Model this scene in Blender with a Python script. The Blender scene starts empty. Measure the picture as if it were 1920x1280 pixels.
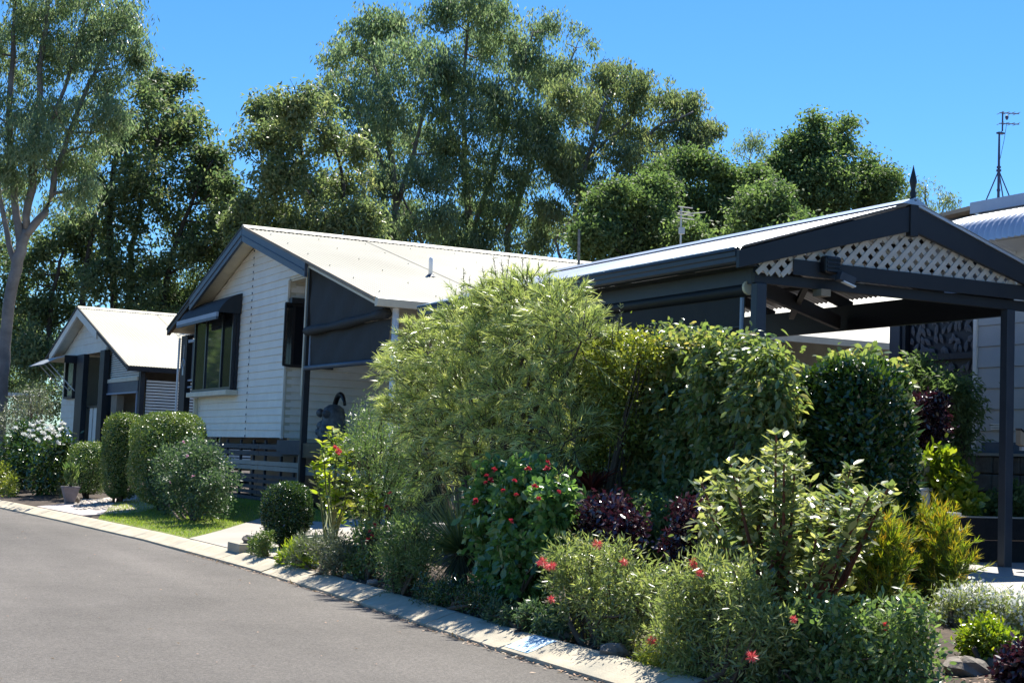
import bpy, math, random
import numpy as np
from mathutils import Vector, Matrix

sc = bpy.context.scene
C = bpy.data.collections.new('scene_things'); sc.collection.children.link(C)
R = math.radians

# ------------------------------------------------------------------ camera
F_PX, YAW, PITCH, ROLL = 2835.4, R(26.546), R(4.4615), R(2.2358)
EYE = np.array([0.0, 0.0, 1.5])
_F = np.array([math.sin(YAW)*math.cos(PITCH), math.cos(YAW)*math.cos(PITCH), math.sin(PITCH)])
_R0 = np.array([math.cos(YAW), -math.sin(YAW), 0.0]); _U0 = np.cross(_R0, _F)
_R = _R0*math.cos(ROLL) + _U0*math.sin(ROLL); _U = -_R0*math.sin(ROLL) + _U0*math.cos(ROLL)
cam = bpy.data.cameras.new('camera'); camo = bpy.data.objects.new('camera', cam); C.objects.link(camo)
cam.sensor_width = 36.0; cam.lens = F_PX/1920*36.0; cam.clip_start = 0.1; cam.clip_end = 3000
camo.matrix_world = Matrix(((_R[0], _U[0], -_F[0], EYE[0]), (_R[1], _U[1], -_F[1], EYE[1]), (_R[2], _U[2], -_F[2], EYE[2]), (0, 0, 0, 1)))
sc.camera = camo

# ------------------------------------------------------------------ sky, sun, exposure
SUN_AZ, SUN_EL = R(44), R(59)          # azimuth from +Y towards +X
w = bpy.data.worlds.new('World'); sc.world = w; w.use_nodes = True
nt = w.node_tree; nt.nodes.clear()
sky = nt.nodes.new('ShaderNodeTexSky'); sky.sky_type = 'NISHITA'; sky.sun_disc = False
sky.sun_elevation = SUN_EL; sky.sun_rotation = SUN_AZ
sky.air_density = 1.0; sky.dust_density = 0.2; sky.ozone_density = 3.0
hs = nt.nodes.new('ShaderNodeHueSaturation'); hs.inputs['Saturation'].default_value = 1.25; hs.inputs['Value'].default_value = 1.0
bg = nt.nodes.new('ShaderNodeBackground'); bg.inputs['Strength'].default_value = 0.086
wo = nt.nodes.new('ShaderNodeOutputWorld')
tn = nt.nodes.new('ShaderNodeMix'); tn.data_type = 'RGBA'; tn.blend_type = 'MULTIPLY'; tn.inputs[0].default_value = 1; tn.inputs[7].default_value = (.46, .67, .84, 1); tn.clamp_result = False
nt.links.new(sky.outputs[0], hs.inputs['Color']); nt.links.new(hs.outputs[0], tn.inputs[6]); nt.links.new(tn.outputs[2], bg.inputs[0]); nt.links.new(bg.outputs[0], wo.inputs[0])
sl = bpy.data.lights.new('sun', 'SUN'); sl.energy = 4.6; sl.angle = R(0.5); sl.color = (1.0, 0.955, 0.87)
so = bpy.data.objects.new('sun', sl); C.objects.link(so)
sd = Vector((math.sin(SUN_AZ)*math.cos(SUN_EL), math.cos(SUN_AZ)*math.cos(SUN_EL), math.sin(SUN_EL)))
so.rotation_euler = sd.to_track_quat('Z', 'Y').to_euler(); so.location = (30, 10, 40)
vs = sc.view_settings; vs.view_transform = 'Standard'; vs.look = 'None'; vs.gamma = 1.0; vs.use_curve_mapping = False
vs.exposure = 1.3

# ------------------------------------------------------------------ measuring: a photo pixel and a vertical plane give a point in the place
def ray(x, y): return (_F*F_PX + _R*(x-960) - _U*(y-640))/F_PX
def onx(x, y, X): d = ray(x, y); return EYE + d*(X/d[0])
def ony(x, y, Y): d = ray(x, y); return EYE + d*(Y/d[1])
def atd(x, y, D): return EYE + ray(x, y)*D
def depth(p): return float((np.asarray(p)-EYE) @ _F)

KY = [-48, -8, 4, 7.52, 8.8, 11.36, 13.28, 14.88, 19.2, 23.84, 28, 36, 48, 72]
KX = [3.7, 4.0, 4.2, 4.264, 4.288, 4.44, 4.504, 4.544, 4.528, 4.288, 4.0, 3.3, 1.9, -2.3]
RZ0 = .30                                            # level of the road
def kx(y): return np.interp(y, KY, KX)
def hz(x, y):                                        # height of the ground
    t = np.clip((x - (kx(y)+.27))/2.9, 0, 1); t = t*t*(3-2*t)*.5+t*.5
    return np.where(x < kx(y)+.24, RZ0-.06, RZ0+.090 + .19*t)
def ground_hit(px, py):                              # where the line of sight through a pixel meets the ground
    d = ray(px, py); t = np.linspace(4, 60, 12000); P = EYE+d[None]*t[:, None]
    i = int(np.argmax(P[:, 2] < np.where(P[:, 0] < kx(P[:, 1]), RZ0, np.maximum(hz(P[:, 0], P[:, 1]), RZ0)))); return P[i]
def XM(X): return X*.8 if X <= 6.1 else (4.88+(X-6.1)*1.61 if X < 8.1 else X)   # distance from the road of a planting row
def onp(x, y, X): return onx(x, y, XM(X))

# ------------------------------------------------------------------ materials
M = {}
def mat(name, col, rough=.7, col2=None, scale=8, bump=0, bscale=60, metal=0, spec=.4, detail=4, c3=None, s3=1.0):
    m = bpy.data.materials.new(name); m.use_nodes = True; n = m.node_tree; b = n.nodes['Principled BSDF']
    b.inputs['Roughness'].default_value = rough; b.inputs['Metallic'].default_value = metal
    b.inputs['Specular IOR Level'].default_value = spec
    b.inputs['Base Color'].default_value = (*col, 1)
    tc = n.nodes.new('ShaderNodeNewGeometry')
    if col2:
        nz = n.nodes.new('ShaderNodeTexNoise'); nz.inputs['Scale'].default_value = scale; nz.inputs['Detail'].default_value = detail; nz.inputs['Roughness'].default_value = .65
        n.links.new(tc.outputs['Position'], nz.inputs['Vector'])
        rp = n.nodes.new('ShaderNodeValToRGB'); rp.color_ramp.elements[0].position = .32; rp.color_ramp.elements[1].position = .68
        rp.color_ramp.elements[0].color = (*col, 1); rp.color_ramp.elements[1].color = (*col2, 1)
        n.links.new(nz.outputs[0], rp.inputs[0]); src = rp.outputs[0]
        if c3:
            n3 = n.nodes.new('ShaderNodeTexNoise'); n3.inputs['Scale'].default_value = s3; n3.inputs['Detail'].default_value = 5
            n.links.new(tc.outputs['Position'], n3.inputs['Vector'])
            r3 = n.nodes.new('ShaderNodeValToRGB'); r3.color_ramp.elements[0].position = .45; r3.color_ramp.elements[1].position = .75
            mx = n.nodes.new('ShaderNodeMix'); mx.data_type = 'RGBA'
            n.links.new(n3.outputs[0], r3.inputs[0]); n.links.new(r3.outputs[0], mx.inputs[0]); n.links.new(src, mx.inputs[6]); mx.inputs[7].default_value = (*c3, 1)
            src = mx.outputs[2]
        n.links.new(src, b.inputs['Base Color'])
    if bump:
        n2 = n.nodes.new('ShaderNodeTexNoise'); n2.inputs['Scale'].default_value = bscale; n2.inputs['Detail'].default_value = 3
        n.links.new(tc.outputs['Position'], n2.inputs['Vector'])
        bp = n.nodes.new('ShaderNodeBump'); bp.inputs['Strength'].default_value = bump; bp.inputs['Distance'].default_value = .02
        n.links.new(n2.outputs[0], bp.inputs['Height']); n.links.new(bp.outputs[0], b.inputs['Normal'])
    M[name] = m; return m
mat('white_board', (.84, .79, .69), .5, (.75, .70, .61), 3, spec=.3)
mat('cream_paint', (.70, .65, .51), .55, (.58, .53, .42), 4)
mat('roof_cream', (.50, .47, .37), .5, (.455, .425, .33), 1.3, c3=(.39, .36, .275), s3=.45)
mat('roof_zinc', (.50, .54, .60), .30, (.42, .46, .51), 2, metal=.6)
mat('slate_blue', (.075, .095, .13), .5, (.062, .08, .11), 5)
mat('charcoal', (.020, .024, .029), .5, (.016, .019, .024), 4)
mat('charcoal_side', (.036, .046, .062), .45, (.028, .037, .052), 3)
mat('dark_frame', (.014, .017, .024), .4)
mat('dark_brown', (.030, .026, .024), .6, (.02, .018, .018), 6)
mat('blind_fabric', (.031, .033, .035), .75, (.024, .026, .028), 2.5, bump=.25, bscale=7)
mat('black_plastic', (.008, .008, .010), .35)
mat('aluminium', (.55, .58, .60), .35, (.48, .51, .54), 5, metal=.5)
mat('white_paint', (.74, .76, .78), .45, (.66, .68, .70), 3)
mat('grey_cladding', (.50, .48, .44), .6, (.45, .43, .395), 2)
mat('pale_blue_grey', (.30, .36, .46), .5, (.27, .33, .42), 3)
mat('lattice_paint', (.54, .51, .45), .6, (.45, .42, .37), 9)
mat('slat_grey', (.05, .06, .075), .6, (.035, .042, .055), 7)
mat('screen_grey', (.11, .115, .12), .6, (.085, .09, .095), 7)
mat('tan_board', (.42, .39, .33), .6, (.34, .31, .26), 4)
mat('concrete', (.50, .435, .32), .85, (.36, .31, .225), 5, bump=.3, bscale=90, c3=(.28, .26, .205), s3=2.2)
mat('pad_concrete', (.36, .325, .285), .85, (.32, .285, .245), 2, bump=.2, bscale=80, c3=(.29, .265, .22), s3=.9)
mat('slab_concrete', (.42, .40, .37), .85, (.34, .325, .30), 40, bump=.2, bscale=60)
mat('path_concrete', (.44, .38, .36), .85, (.38, .33, .31), 6)
mat('stone_block', (.16, .14, .115), .9, (.09, .08, .066), 9, bump=.7, bscale=22)
mat('sleeper', (.020, .017, .016), .8, (.013, .011, .011), 12, bump=.4, bscale=30)
mat('rock', (.22, .19, .16), .9, (.12, .11, .095), 10, bump=.8, bscale=18)
mat('pebble_stone', (.46, .42, .36), .85, (.30, .27, .23), 14)
mat('pot_clay', (.23, .20, .20), .8, (.18, .155, .155), 9, bump=.2, bscale=50)
mat('soil', (.060, .042, .030), .95, (.030, .022, .017), 14, bump=.8, bscale=45, c3=(.10, .072, .048), s3=6)
mat('turf', (.14, .165, .03), .9, (.095, .12, .022), 10)
mat('blue_paint', (.30, .52, .66), .7, (.62, .70, .72), 16)
mat('bark_pale', (.27, .24, .22), .8, (.16, .14, .13), 2.5, bump=.4, bscale=9, c3=(.085, .072, .066), s3=.8)
mat('bark_dark', (.06, .05, .042), .9, (.035, .03, .026), 4)
mat('stem_brown', (.10, .075, .05), .85, (.06, .045, .032), 10)
mat('stem_red', (.14, .045, .03), .7)
mat('stem_green', (.10, .12, .03), .7)
mat('statue_metal', (.05, .055, .06), .45, (.17, .18, .19), 11)
mat('antenna_metal', (.05, .065, .13), .45, (.035, .045, .09), 5)
mat('antenna_grey', (.40, .40, .40), .4, metal=.4)
mat('weathered_tan', (.33, .27, .20), .8, (.24, .20, .15), 6)
mat('white_fabric', (.85, .85, .84), .6)
# road: two-scale aggregate, faint wheel polish and wear streaks that run along the road
m = mat('asphalt', (.122, .110, .097), .9, (.098, .088, .077), 1.1, bump=.55, bscale=160)
n = m.node_tree; b = n.nodes['Principled BSDF']; g = n.nodes['Geometry']
vz = n.nodes.new('ShaderNodeTexVoronoi'); vz.inputs['Scale'].default_value = 85; n.links.new(g.outputs['Position'], vz.inputs['Vector'])
fz = n.nodes.new('ShaderNodeTexNoise'); fz.inputs['Scale'].default_value = 45; fz.inputs['Detail'].default_value = 3; n.links.new(g.outputs['Position'], fz.inputs['Vector'])
mp = n.nodes.new('ShaderNodeMapping'); mp.inputs['Scale'].default_value = (.9, .12, 1); mp.inputs['Rotation'].default_value = (0, 0, R(62))
n.links.new(g.outputs['Position'], mp.inputs['Vector'])
st = n.nodes.new('ShaderNodeTexNoise'); st.inputs['Scale'].default_value = 1.3; st.inputs['Detail'].default_value = 4; n.links.new(mp.outputs[0], st.inputs['Vector'])
src = b.inputs['Base Color'].links[0].from_socket
def mul(a, fac_sock, lo, hi):
    mr = n.nodes.new('ShaderNodeMapRange'); mr.inputs[1].default_value = .25; mr.inputs[2].default_value = .75; mr.inputs[3].default_value = lo; mr.inputs[4].default_value = hi
    n.links.new(fac_sock, mr.inputs[0]); hv = n.nodes.new('ShaderNodeHueSaturation'); n.links.new(a, hv.inputs['Color']); n.links.new(mr.outputs[0], hv.inputs['Value']); return hv.outputs[0]
src = mul(src, vz.outputs['Color'], .82, 1.18); src = mul(src, fz.outputs[0], .88, 1.12); src = mul(src, st.outputs[0], .78, 1.26)
n.links.new(src, b.inputs['Base Color'])

def glassy(name, col, rough):
    m = mat(name, col, rough, spec=1.0); return m
mat('window_glass', (.010, .013, .018), .12, spec=.08)
mat('sash_glass', (.03, .04, .05), .04, spec=1.0)

def leaf_mat(name, cols, rough=.42, trans=.35, tcol=(1.5, 1.6, .55), spec=.45):
    rough = max(.25, rough-.06); spec = min(1, spec+.25); tcol = (tcol[0]*.9, tcol[1]*.95, min(1.0, tcol[2]*1.5))
    m = bpy.data.materials.new(name); m.use_nodes = True; n = m.node_tree; b = n.nodes['Principled BSDF']; out = n.nodes['Material Output']
    at = n.nodes.new('ShaderNodeAttribute'); at.attribute_name = 'tint'
    rp = n.nodes.new('ShaderNodeValToRGB'); cr = rp.color_ramp
    while len(cr.elements) < len(cols): cr.elements.new(.5)
    for i, c in enumerate(cols):
        cr.elements[i].position = i/(len(cols)-1); cr.elements[i].color = (*c, 1)
    n.links.new(at.outputs['Fac'], rp.inputs[0]); n.links.new(rp.outputs[0], b.inputs['Base Color'])
    b.inputs['Roughness'].default_value = rough; b.inputs['Specular IOR Level'].default_value = spec
    tr = n.nodes.new('ShaderNodeBsdfTranslucent'); mx = n.nodes.new('ShaderNodeMix'); mx.data_type = 'RGBA'; mx.blend_type = 'MULTIPLY'; mx.inputs[0].default_value = 1
    n.links.new(rp.outputs[0], mx.inputs[6]); mx.inputs[7].default_value = (*tcol, 1); mx.clamp_result = False
    n.links.new(mx.outputs[2], tr.inputs[0])
    ms = n.nodes.new('ShaderNodeMixShader'); ms.inputs[0].default_value = trans
    n.links.new(b.outputs[0], ms.inputs[1]); n.links.new(tr.outputs[0], ms.inputs[2]); n.links.new(ms.outputs[0], out.inputs[0])
    M[name] = m; return m

# ------------------------------------------------------------------ mesh building
class MB:
    def __init__(s): s.v = []; s.f = []
    def add(s, vs, fs):
        o = len(s.v); s.v += [tuple(map(float, p)) for p in vs]; s.f += [tuple(i+o for i in f) for f in fs]; return s
    def box(s, x0, x1, y0, y1, z0, z1):
        return s.add([(x0,y0,z0),(x1,y0,z0),(x1,y1,z0),(x0,y1,z0),(x0,y0,z1),(x1,y0,z1),(x1,y1,z1),(x0,y1,z1)],
                     [(3,2,1,0),(4,5,6,7),(0,1,5,4),(1,2,6,5),(2,3,7,6),(3,0,4,7)])
    def prism(s, pts, ext):
        k = len(pts); e = np.array(ext, float); P = [np.array(p, float) for p in pts]
        return s.add(P+[p+e for p in P], [tuple(range(k))[::-1], tuple(range(k, 2*k))]+[(i, (i+1) % k, (i+1) % k+k, i+k) for i in range(k)])
    def bar(s, p, q, w, h, up=(0, 0, 1)):
        p = np.array(p, float); q = np.array(q, float); d = (q-p)/np.linalg.norm(q-p); u = np.array(up, float); sx = np.cross(d, u); sx /= np.linalg.norm(sx); u = np.cross(sx, d)
        c = [sx*a*w/2+u*b_*h/2 for a, b_ in ((-1,-1),(1,-1),(1,1),(-1,1))]
        return s.prism([p+k for k in c], q-p)
    def tube(s, pts, rad, n=8, cap=True):
        P = [np.array(p, float) for p in pts]; vs = []; fs = []
        rad = rad if hasattr(rad, '__len__') else [rad]*len(P)
        for i, p in enumerate(P):
            d = P[min(i+1, len(P)-1)]-P[max(i-1, 0)]; d = d/(np.linalg.norm(d)+1e-9)
            a = np.cross(d, (0, 0, 1) if abs(d[2]) < .9 else (1, 0, 0)); a /= np.linalg.norm(a); b_ = np.cross(d, a)
            vs += [p+rad[i]*(a*math.cos(2*math.pi*k/n)+b_*math.sin(2*math.pi*k/n)) for k in range(n)]
        for i in range(len(P)-1):
            fs += [(i*n+k, i*n+(k+1) % n, (i+1)*n+(k+1) % n, (i+1)*n+k) for k in range(n)]
        if cap: fs += [tuple(range(n))[::-1], tuple(range((len(P)-1)*n, len(P)*n))]
        return s.add(vs, fs)
    def lathe(s, prof, c, n=14):
        vs = []; fs = []
        for r, z in prof: vs += [(c[0]+r*math.cos(2*math.pi*k/n), c[1]+r*math.sin(2*math.pi*k/n), c[2]+z) for k in range(n)]
        for i in range(len(prof)-1): fs += [(i*n+k, i*n+(k+1) % n, (i+1)*n+(k+1) % n, (i+1)*n+k) for k in range(n)]
        fs += [tuple(range(n))[::-1], tuple(range((len(prof)-1)*n, len(prof)*n))]
        return s.add(vs, fs)
    def sheet(s, grid):                                   # rows of points
        k = len(grid[0]); vs = [p for r in grid for p in r]
        return s.add(vs, [(i*k+j, i*k+j+1, (i+1)*k+j+1, (i+1)*k+j) for i in range(len(grid)-1) for j in range(k-1)])
    def build(s, name, m, parent=None, smooth=False, bevel=0):
        o_ = np.array(parent_origin(parent))
        me = bpy.data.meshes.new(name); me.from_pydata([tuple(np.array(p)-o_) for p in s.v], [], s.f)
        me.materials.append(M[m]); me.update()
        if smooth: me.polygons.foreach_set('use_smooth', [True]*len(me.polygons))
        o = bpy.data.objects.new(name, me); C.objects.link(o)
        if parent is not None: o.parent = parent
        if bevel:
            bv = o.modifiers.new('bevel', 'BEVEL'); bv.width = bevel; bv.segments = 2; bv.limit_method = 'ANGLE'
        return o
def parent_origin(p):                                      # geometry is given in the root's unrotated frame
    if p is None: return (0, 0, 0)
    o = np.zeros(3)
    while p is not None:
        if p.get('local'): return o
        o = o + np.array(p.location); p = p.parent
    return o
def tag(o, label=None, cat=None, group=None, kind=None):
    if label: o['label'] = label
    if cat: o['category'] = cat
    if group: o['group'] = group
    if kind: o['kind'] = kind
    return o
def thing(name, label, cat, loc=(0, 0, 0), rotz=0, group=None, local=False):
    o = bpy.data.objects.new(name, None); C.objects.link(o); o.location = tuple(map(float, loc)); o.rotation_euler = (0, 0, rotz); o.empty_display_size = .2
    tag(o, label, cat, group)
    if local: o['local'] = 1
    return o
def place(src, name, parent, loc, rot=(0, 0, 0), scale=(1, 1, 1)):      # another piece that shares src's mesh
    o = bpy.data.objects.new(name, src.data); C.objects.link(o); o.parent = parent
    o.location = tuple(map(float, np.array(loc)-np.array(parent_origin(parent)))); o.rotation_euler = rot; o.scale = scale; return o
def np_mesh(name, V, loops, starts, totals, m, parent, tint=None, smooth=False):
    me = bpy.data.meshes.new(name); V = np.asarray(V, np.float32) - np.array(parent_origin(parent), np.float32)
    me.vertices.add(len(V)); me.vertices.foreach_set('co', V.ravel())
    me.loops.add(len(loops)); me.loops.foreach_set('vertex_index', np.asarray(loops, np.int32))
    me.polygons.add(len(starts)); me.polygons.foreach_set('loop_start', np.asarray(starts, np.int32)); me.polygons.foreach_set('loop_total', np.asarray(totals, np.int32))
    me.update(calc_edges=True)
    if tint is not None:
        a = me.attributes.new('tint', 'FLOAT', 'FACE'); a.data.foreach_set('value', np.asarray(tint, np.float32))
    if smooth: me.polygons.foreach_set('use_smooth', np.ones(len(starts), bool))
    me.materials.append(M[m]); o = bpy.data.objects.new(name, me); C.objects.link(o)
    if parent is not None: o.parent = parent
    return o

# ------------------------------------------------------------------ leaves
def nrm(a): return a/(np.linalg.norm(a, axis=-1, keepdims=True)+1e-9)
LEAF = {'diamond': (np.array([[0, 0, 0], [.42, .5, .12], [1, 0, 0], [.42, -.5, .12]]), [(0, 1, 2), (0, 2, 3)]),
        'oval': (np.array([[0, 0, 0], [.5, 0, -.05], [1, 0, .0], [.22, .36, .08], [.62, .5, .06], [.22, -.36, .08], [.62, -.5, .06]]),
                 [(0, 1, 3), (3, 1, 4), (4, 1, 2), (0, 5, 1), (5, 6, 1), (6, 2, 1)]),
        'blade': (np.array([[0, .5, 0], [0, -.5, 0], [.55, .42, .03], [.55, -.42, .03], [1, 0, 0]]), [(0, 1, 3), (0, 3, 2), (2, 3, 4)])}
def leaves(name, P, D, N, Ln, Wd, tint, m, parent, shape='diamond', droop=0.0):
    P = np.asarray(P); D = nrm(np.asarray(D)); N = np.asarray(N); S = nrm(np.cross(N, D)); N = np.cross(D, S)
    tv, tf = LEAF[shape]; k = len(tv); n = len(P); Ln = np.broadcast_to(Ln, n); Wd = np.broadcast_to(Wd, n)
    V = P[:, None] + D[:, None]*(tv[None, :, 0:1]*Ln[:, None, None]) + S[:, None]*(tv[None, :, 1:2]*Wd[:, None, None]) + N[:, None]*(tv[None, :, 2:3]*Wd[:, None, None])
    if droop: V[:, :, 2] -= droop*(tv[None, :, 0]**2)*Ln[:, None]
    tf = np.array(tf); Lp = (tf.ravel()[None] + (np.arange(n)*k)[:, None]).ravel(); nf = len(tf)*n
    o = np_mesh(name, V.reshape(-1, 3), Lp, np.arange(nf)*3, np.full(nf, 3), m, parent, np.repeat(np.clip(tint, 0, 1), len(tf)))
    return o
def rdir(rng, n): return nrm(rng.normal(size=(n, 3)))
def tufted(rng, cen, rad, tufts, per, tr, shell=.5, squash=1.0, top=0.0):
    """tuft centres spread through ellipsoids, then leaf points round each tuft"""
    cen = np.asarray(cen, float); rad = np.asarray(rad, float); rad = rad[:, None]*np.array([1, 1, squash]) if rad.ndim == 1 else rad
    vol = rad.prod(1)**(2/3.); cnt = np.maximum(1, np.round(tufts*vol/vol.sum())).astype(int); ids = np.repeat(np.arange(len(cen)), cnt)
    d = rdir(rng, len(ids)); d[:, 2] += top; d = nrm(d); u = rng.random(len(ids))**(shell)
    T = cen[ids] + d*rad[ids]*u[:, None]; Od = d
    tt = rng.random(len(T))
    P = np.repeat(T, per, 0) + rng.normal(size=(len(T)*per, 3))*tr
    return P, np.repeat(Od, per, 0), np.repeat(tt, per), T, Od
def mass(name, rng, cen, rad, m, parent, tufts=200, per=25, tr=.12, L=.1, W=.05, shell=.5, squash=1, top=0, out=.6, rnd=.8, down=0.0, up=.5, shape='diamond', tmix=.55, droop=0.0):
    P, O, tt, T, TO = tufted(rng, cen, rad, tufts, per, tr, shell, squash, top); n = len(P)
    D = O*out + rdir(rng, n)*rnd + np.array([0, 0, -down])
    N = rdir(rng, n) + np.array([0, 0, up]) + O*.3
    tint = tt*tmix + rng.random(n)*(1-tmix)
    s = rng.uniform(.65, 1.25, n)
    return leaves(name, P, D, N, L*s, W*s, tint, m, parent, shape, droop), T
def px_clumps(lst, X, jit=.0, rng=None, by='x'):
    """clumps seen in the photo, given real places on the vertical plane x = X (or at a depth) and real radii"""
    c = []; r = []
    for e in lst:
        px, py, rp = e[:3]; q = X + (e[3] if len(e) > 3 else 0)
        p = onp(px, py, q) if by == 'x' else (ony(px, py, q) if by == 'y' else atd(px, py, q))
        rr = rp*depth(p)/F_PX
        if jit: j = rng.normal()*jit*rr; p = EYE+(p-EYE)*(1+j/depth(p))
        c.append(p); r.append(rr)
    return np.array(c), np.array(r)
rng = np.random.default_rng(7); random.seed(7)
# ================================================================== the setting
# ground: one sheet out to the horizon, fine near the gardens
gx = np.unique(np.concatenate([[-900, -300, -100, -40, -15, -6, 0], np.arange(3, 13.01, .25), [14, 16, 20, 30, 60, 120, 300, 900]]))
gy = np.unique(np.concatenate([[-900, -300, -100, -40, -15], np.arange(0, 60.01, .5), [65, 75, 95, 130, 200, 400, 1000]]))
GX, GY = np.meshgrid(gx, gy); GZ = hz(GX, GY) + np.where((GX > 4.9) & (GX < 12), .012*np.sin(GX*7.3+GY*3.1)*np.cos(GY*5.7-GX*2.2), 0)
GZ = np.where(GX < kx(GY)+.24, RZ0-.06, GZ)
mb = MB(); mb.sheet([[(GX[i, j], GY[i, j], GZ[i, j]) for j in range(len(gx))] for i in range(len(gy))])
tag(mb.build('ground', 'soil', smooth=True), kind='structure')
# road
ys = np.concatenate([np.arange(-20, 60, 1.0), np.arange(60, 91, 5)])
mb = MB(); mb.sheet([[(kx(y)+dx, y, RZ0) for dx in (-12, -9, -6, -4, -2, -1, -.4, .02)] for y in ys]); tag(mb.build('road', 'asphalt'), kind='structure')
# kerb: rolled concrete sections with open joints on a bedding strip
kb = MB(); kb.sheet([[(kx(y)-.01, y, RZ0-.03), (kx(y)+.12, y, RZ0+.015), (kx(y)+.29, y, RZ0+.05)] for y in ys]); kerb = tag(kb.build('kerb', 'soil'), kind='structure')
prof = [(a_*.8, RZ0+b_*.8) for a_, b_ in [(0, -.03), (0, .028), (.03, .040), (.10, .062), (.17, .088), (.24, .112), (.29, .124), (.335, .126), (.34, .06)]]
jy = [4.0, 6.6, 8.55, 10.8, 12.4, 14.3, 16.3, 17.9, 19.85, 22.3, 24.6, 26.9, 29.2, 31.5, 33.9, 36.5, 39, 42, 45, 49, 53, 58]
jy = [q_*.8 for q_ in jy]
for i in range(len(jy)-1):
    a, b_ = jy[i]+.008, jy[i+1]-.008; k = max(3, int((b_-a)/.4)); yy = np.linspace(a, b_, k+1); low = 1.0
    mb = MB(); dz = rng.uniform(-.004, .004); mb.sheet([[(kx(y)+px, y, pz+(dz if pz > RZ0+.02 else 0)) for px, pz in prof] for y in yy])
    for y in (a, b_): mb.add([(kx(y)+px, y, pz+(dz if pz > RZ0+.02 else 0)) for px, pz in prof], [tuple(range(len(prof))) if y == b_ else tuple(range(len(prof)))[::-1]])
    sct = mb.build('kerb_section', 'concrete', kerb)
    if i == 2:
        mb = MB(); mb.sheet([[(kx(y)+px, y, pz+dz+.003) for px, pz in prof[2:7]] for y in np.linspace(8.24, 8.56, 4)])
        o = mb.build('painted_patch', 'blue_paint', sct); o['label'] = 'patch of faded pale blue paint with white strokes'
# lawn with blades
def in_poly(x, y, poly):
    ins = np.zeros(len(x), bool); j = len(poly)-1
    for i in range(len(poly)):
        xi, yi = poly[i]; xj, yj = poly[j]
        ins ^= ((yi > y) != (yj > y)) & (x < (xj-xi)*(y-yi)/(yj-yi+1e-12)+xi); j = i
    return ins
def slab_on_ground(name, poly, top, m, kind='structure', step=.25, thick=.12):
    """a sheet that follows the ground, 'top' above it, with a skirt down its edge"""
    xs = [p[0] for p in poly]; ysn = [p[1] for p in poly]; ring = []
    for i in range(len(poly)):
        p = np.array(poly[i]); q = np.array(poly[(i+1) % len(poly)]); k = max(1, int(np.linalg.norm(q-p)/step)); ring += [tuple(p+(q-p)*t/k) for t in range(k)]
    import mathutils.geometry as mg
    gxx = np.arange(min(xs)+step/2, max(xs), step); gyy = np.arange(min(ysn)+step/2, max(ysn), step); A, B = np.meshgrid(gxx, gyy); A = A.ravel(); B = B.ravel()
    sel = in_poly(A, B, poly); ins = [(a, b_) for a, b_ in zip(A[sel], B[sel]) if min((a-r[0])**2+(b_-r[1])**2 for r in ring) > (step*.45)**2]
    pts = [Vector(p) for p in ring+ins]; k = len(ring)
    vo, eo, fo, *_ = mg.delaunay_2d_cdt(pts, [(i, (i+1) % k) for i in range(k)], [list(range(k))], 1, 1e-5)
    mb = MB(); z = [float(hz(v[0], v[1]))+top for v in vo]
    mb.add([(v[0], v[1], zz) for v, zz in zip(vo, z)], [tuple(f) for f in fo])
    rz = [float(hz(*p))+top for p in ring]
    mb.add([(p[0], p[1], zz) for p, zz in zip(ring, rz)]+[(p[0], p[1], zz-thick) for p, zz in zip(ring, rz)], [(i, i+k, (i+1) % k+k, (i+1) % k) for i in range(k)])
    return tag(mb.build(name, m, smooth=False), kind=kind)
kbk = lambda y: float(kx(y))+.275
gh = lambda x, y: tuple(ground_hit(x, y)[:2])
c1 = gh(492, 972)
lawn_poly = [(kbk(18.15), 18.15), (kbk(19.6), 19.6), (kbk(21.2), 21.2), (kbk(22.6), 22.6), gh(215, 945), (7.2, 28.6), (8.05, 28.6), (8.05, 20.4), (7.0, 19.6), c1]
slab_on_ground('lawn', lawn_poly, .012, 'turf')
pad_poly = [(kbk(15.1), 15.1), (kbk(16.4), 16.4), (kbk(18.1), 18.1), (c1[0]-.02, c1[1]-.05), (6.99, 19.5), (8.0, 20.0), (8.0, 17.0), (6.2, 14.8)]
slab_on_ground('driveway', pad_poly, .02, 'pad_concrete')
path_poly = [(kbk(23.5), 23.5), (kbk(24.8), 24.8), (kbk(26.4), 26.4), (6.6, 29.0), (7.2, 27.2), (5.6, 23.9)]
slab_on_ground('path', path_poly, .02, 'path_concrete')
leaf_mat('grass_blade', [(.17, .26, .035), (.25, .32, .05), (.34, .33, .09)], .6, .45)
nb = 42000; bx = rng.uniform(4.6, 8.05, nb); by = rng.uniform(17.5, 28.7, nb); s_ = in_poly(bx, by, lawn_poly); bx = bx[s_]; by = by[s_]
P = np.stack([bx, by, hz(bx, by)+.012], 1); D = rdir(rng, len(P))*.6+np.array([0, 0, 1.0])
o = leaves('grass', P, D, rdir(rng, len(P)), rng.uniform(.02, .05, len(P)), .008, rng.random(len(P)), 'grass_blade', None); tag(o, kind='stuff')
# carport slab and the paved apron before it
mb = MB(); mb.box(7.45, 14, 9.35, 17, .45, .70); mb.prism([(7.7, 5.0, .62), (14, 5.0, .62), (14, 9.345, .694), (7.7, 9.345, .694)], (0, 0, -.2)); tag(mb.build('carport_slab', 'slab_concrete'), kind='structure')

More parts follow.
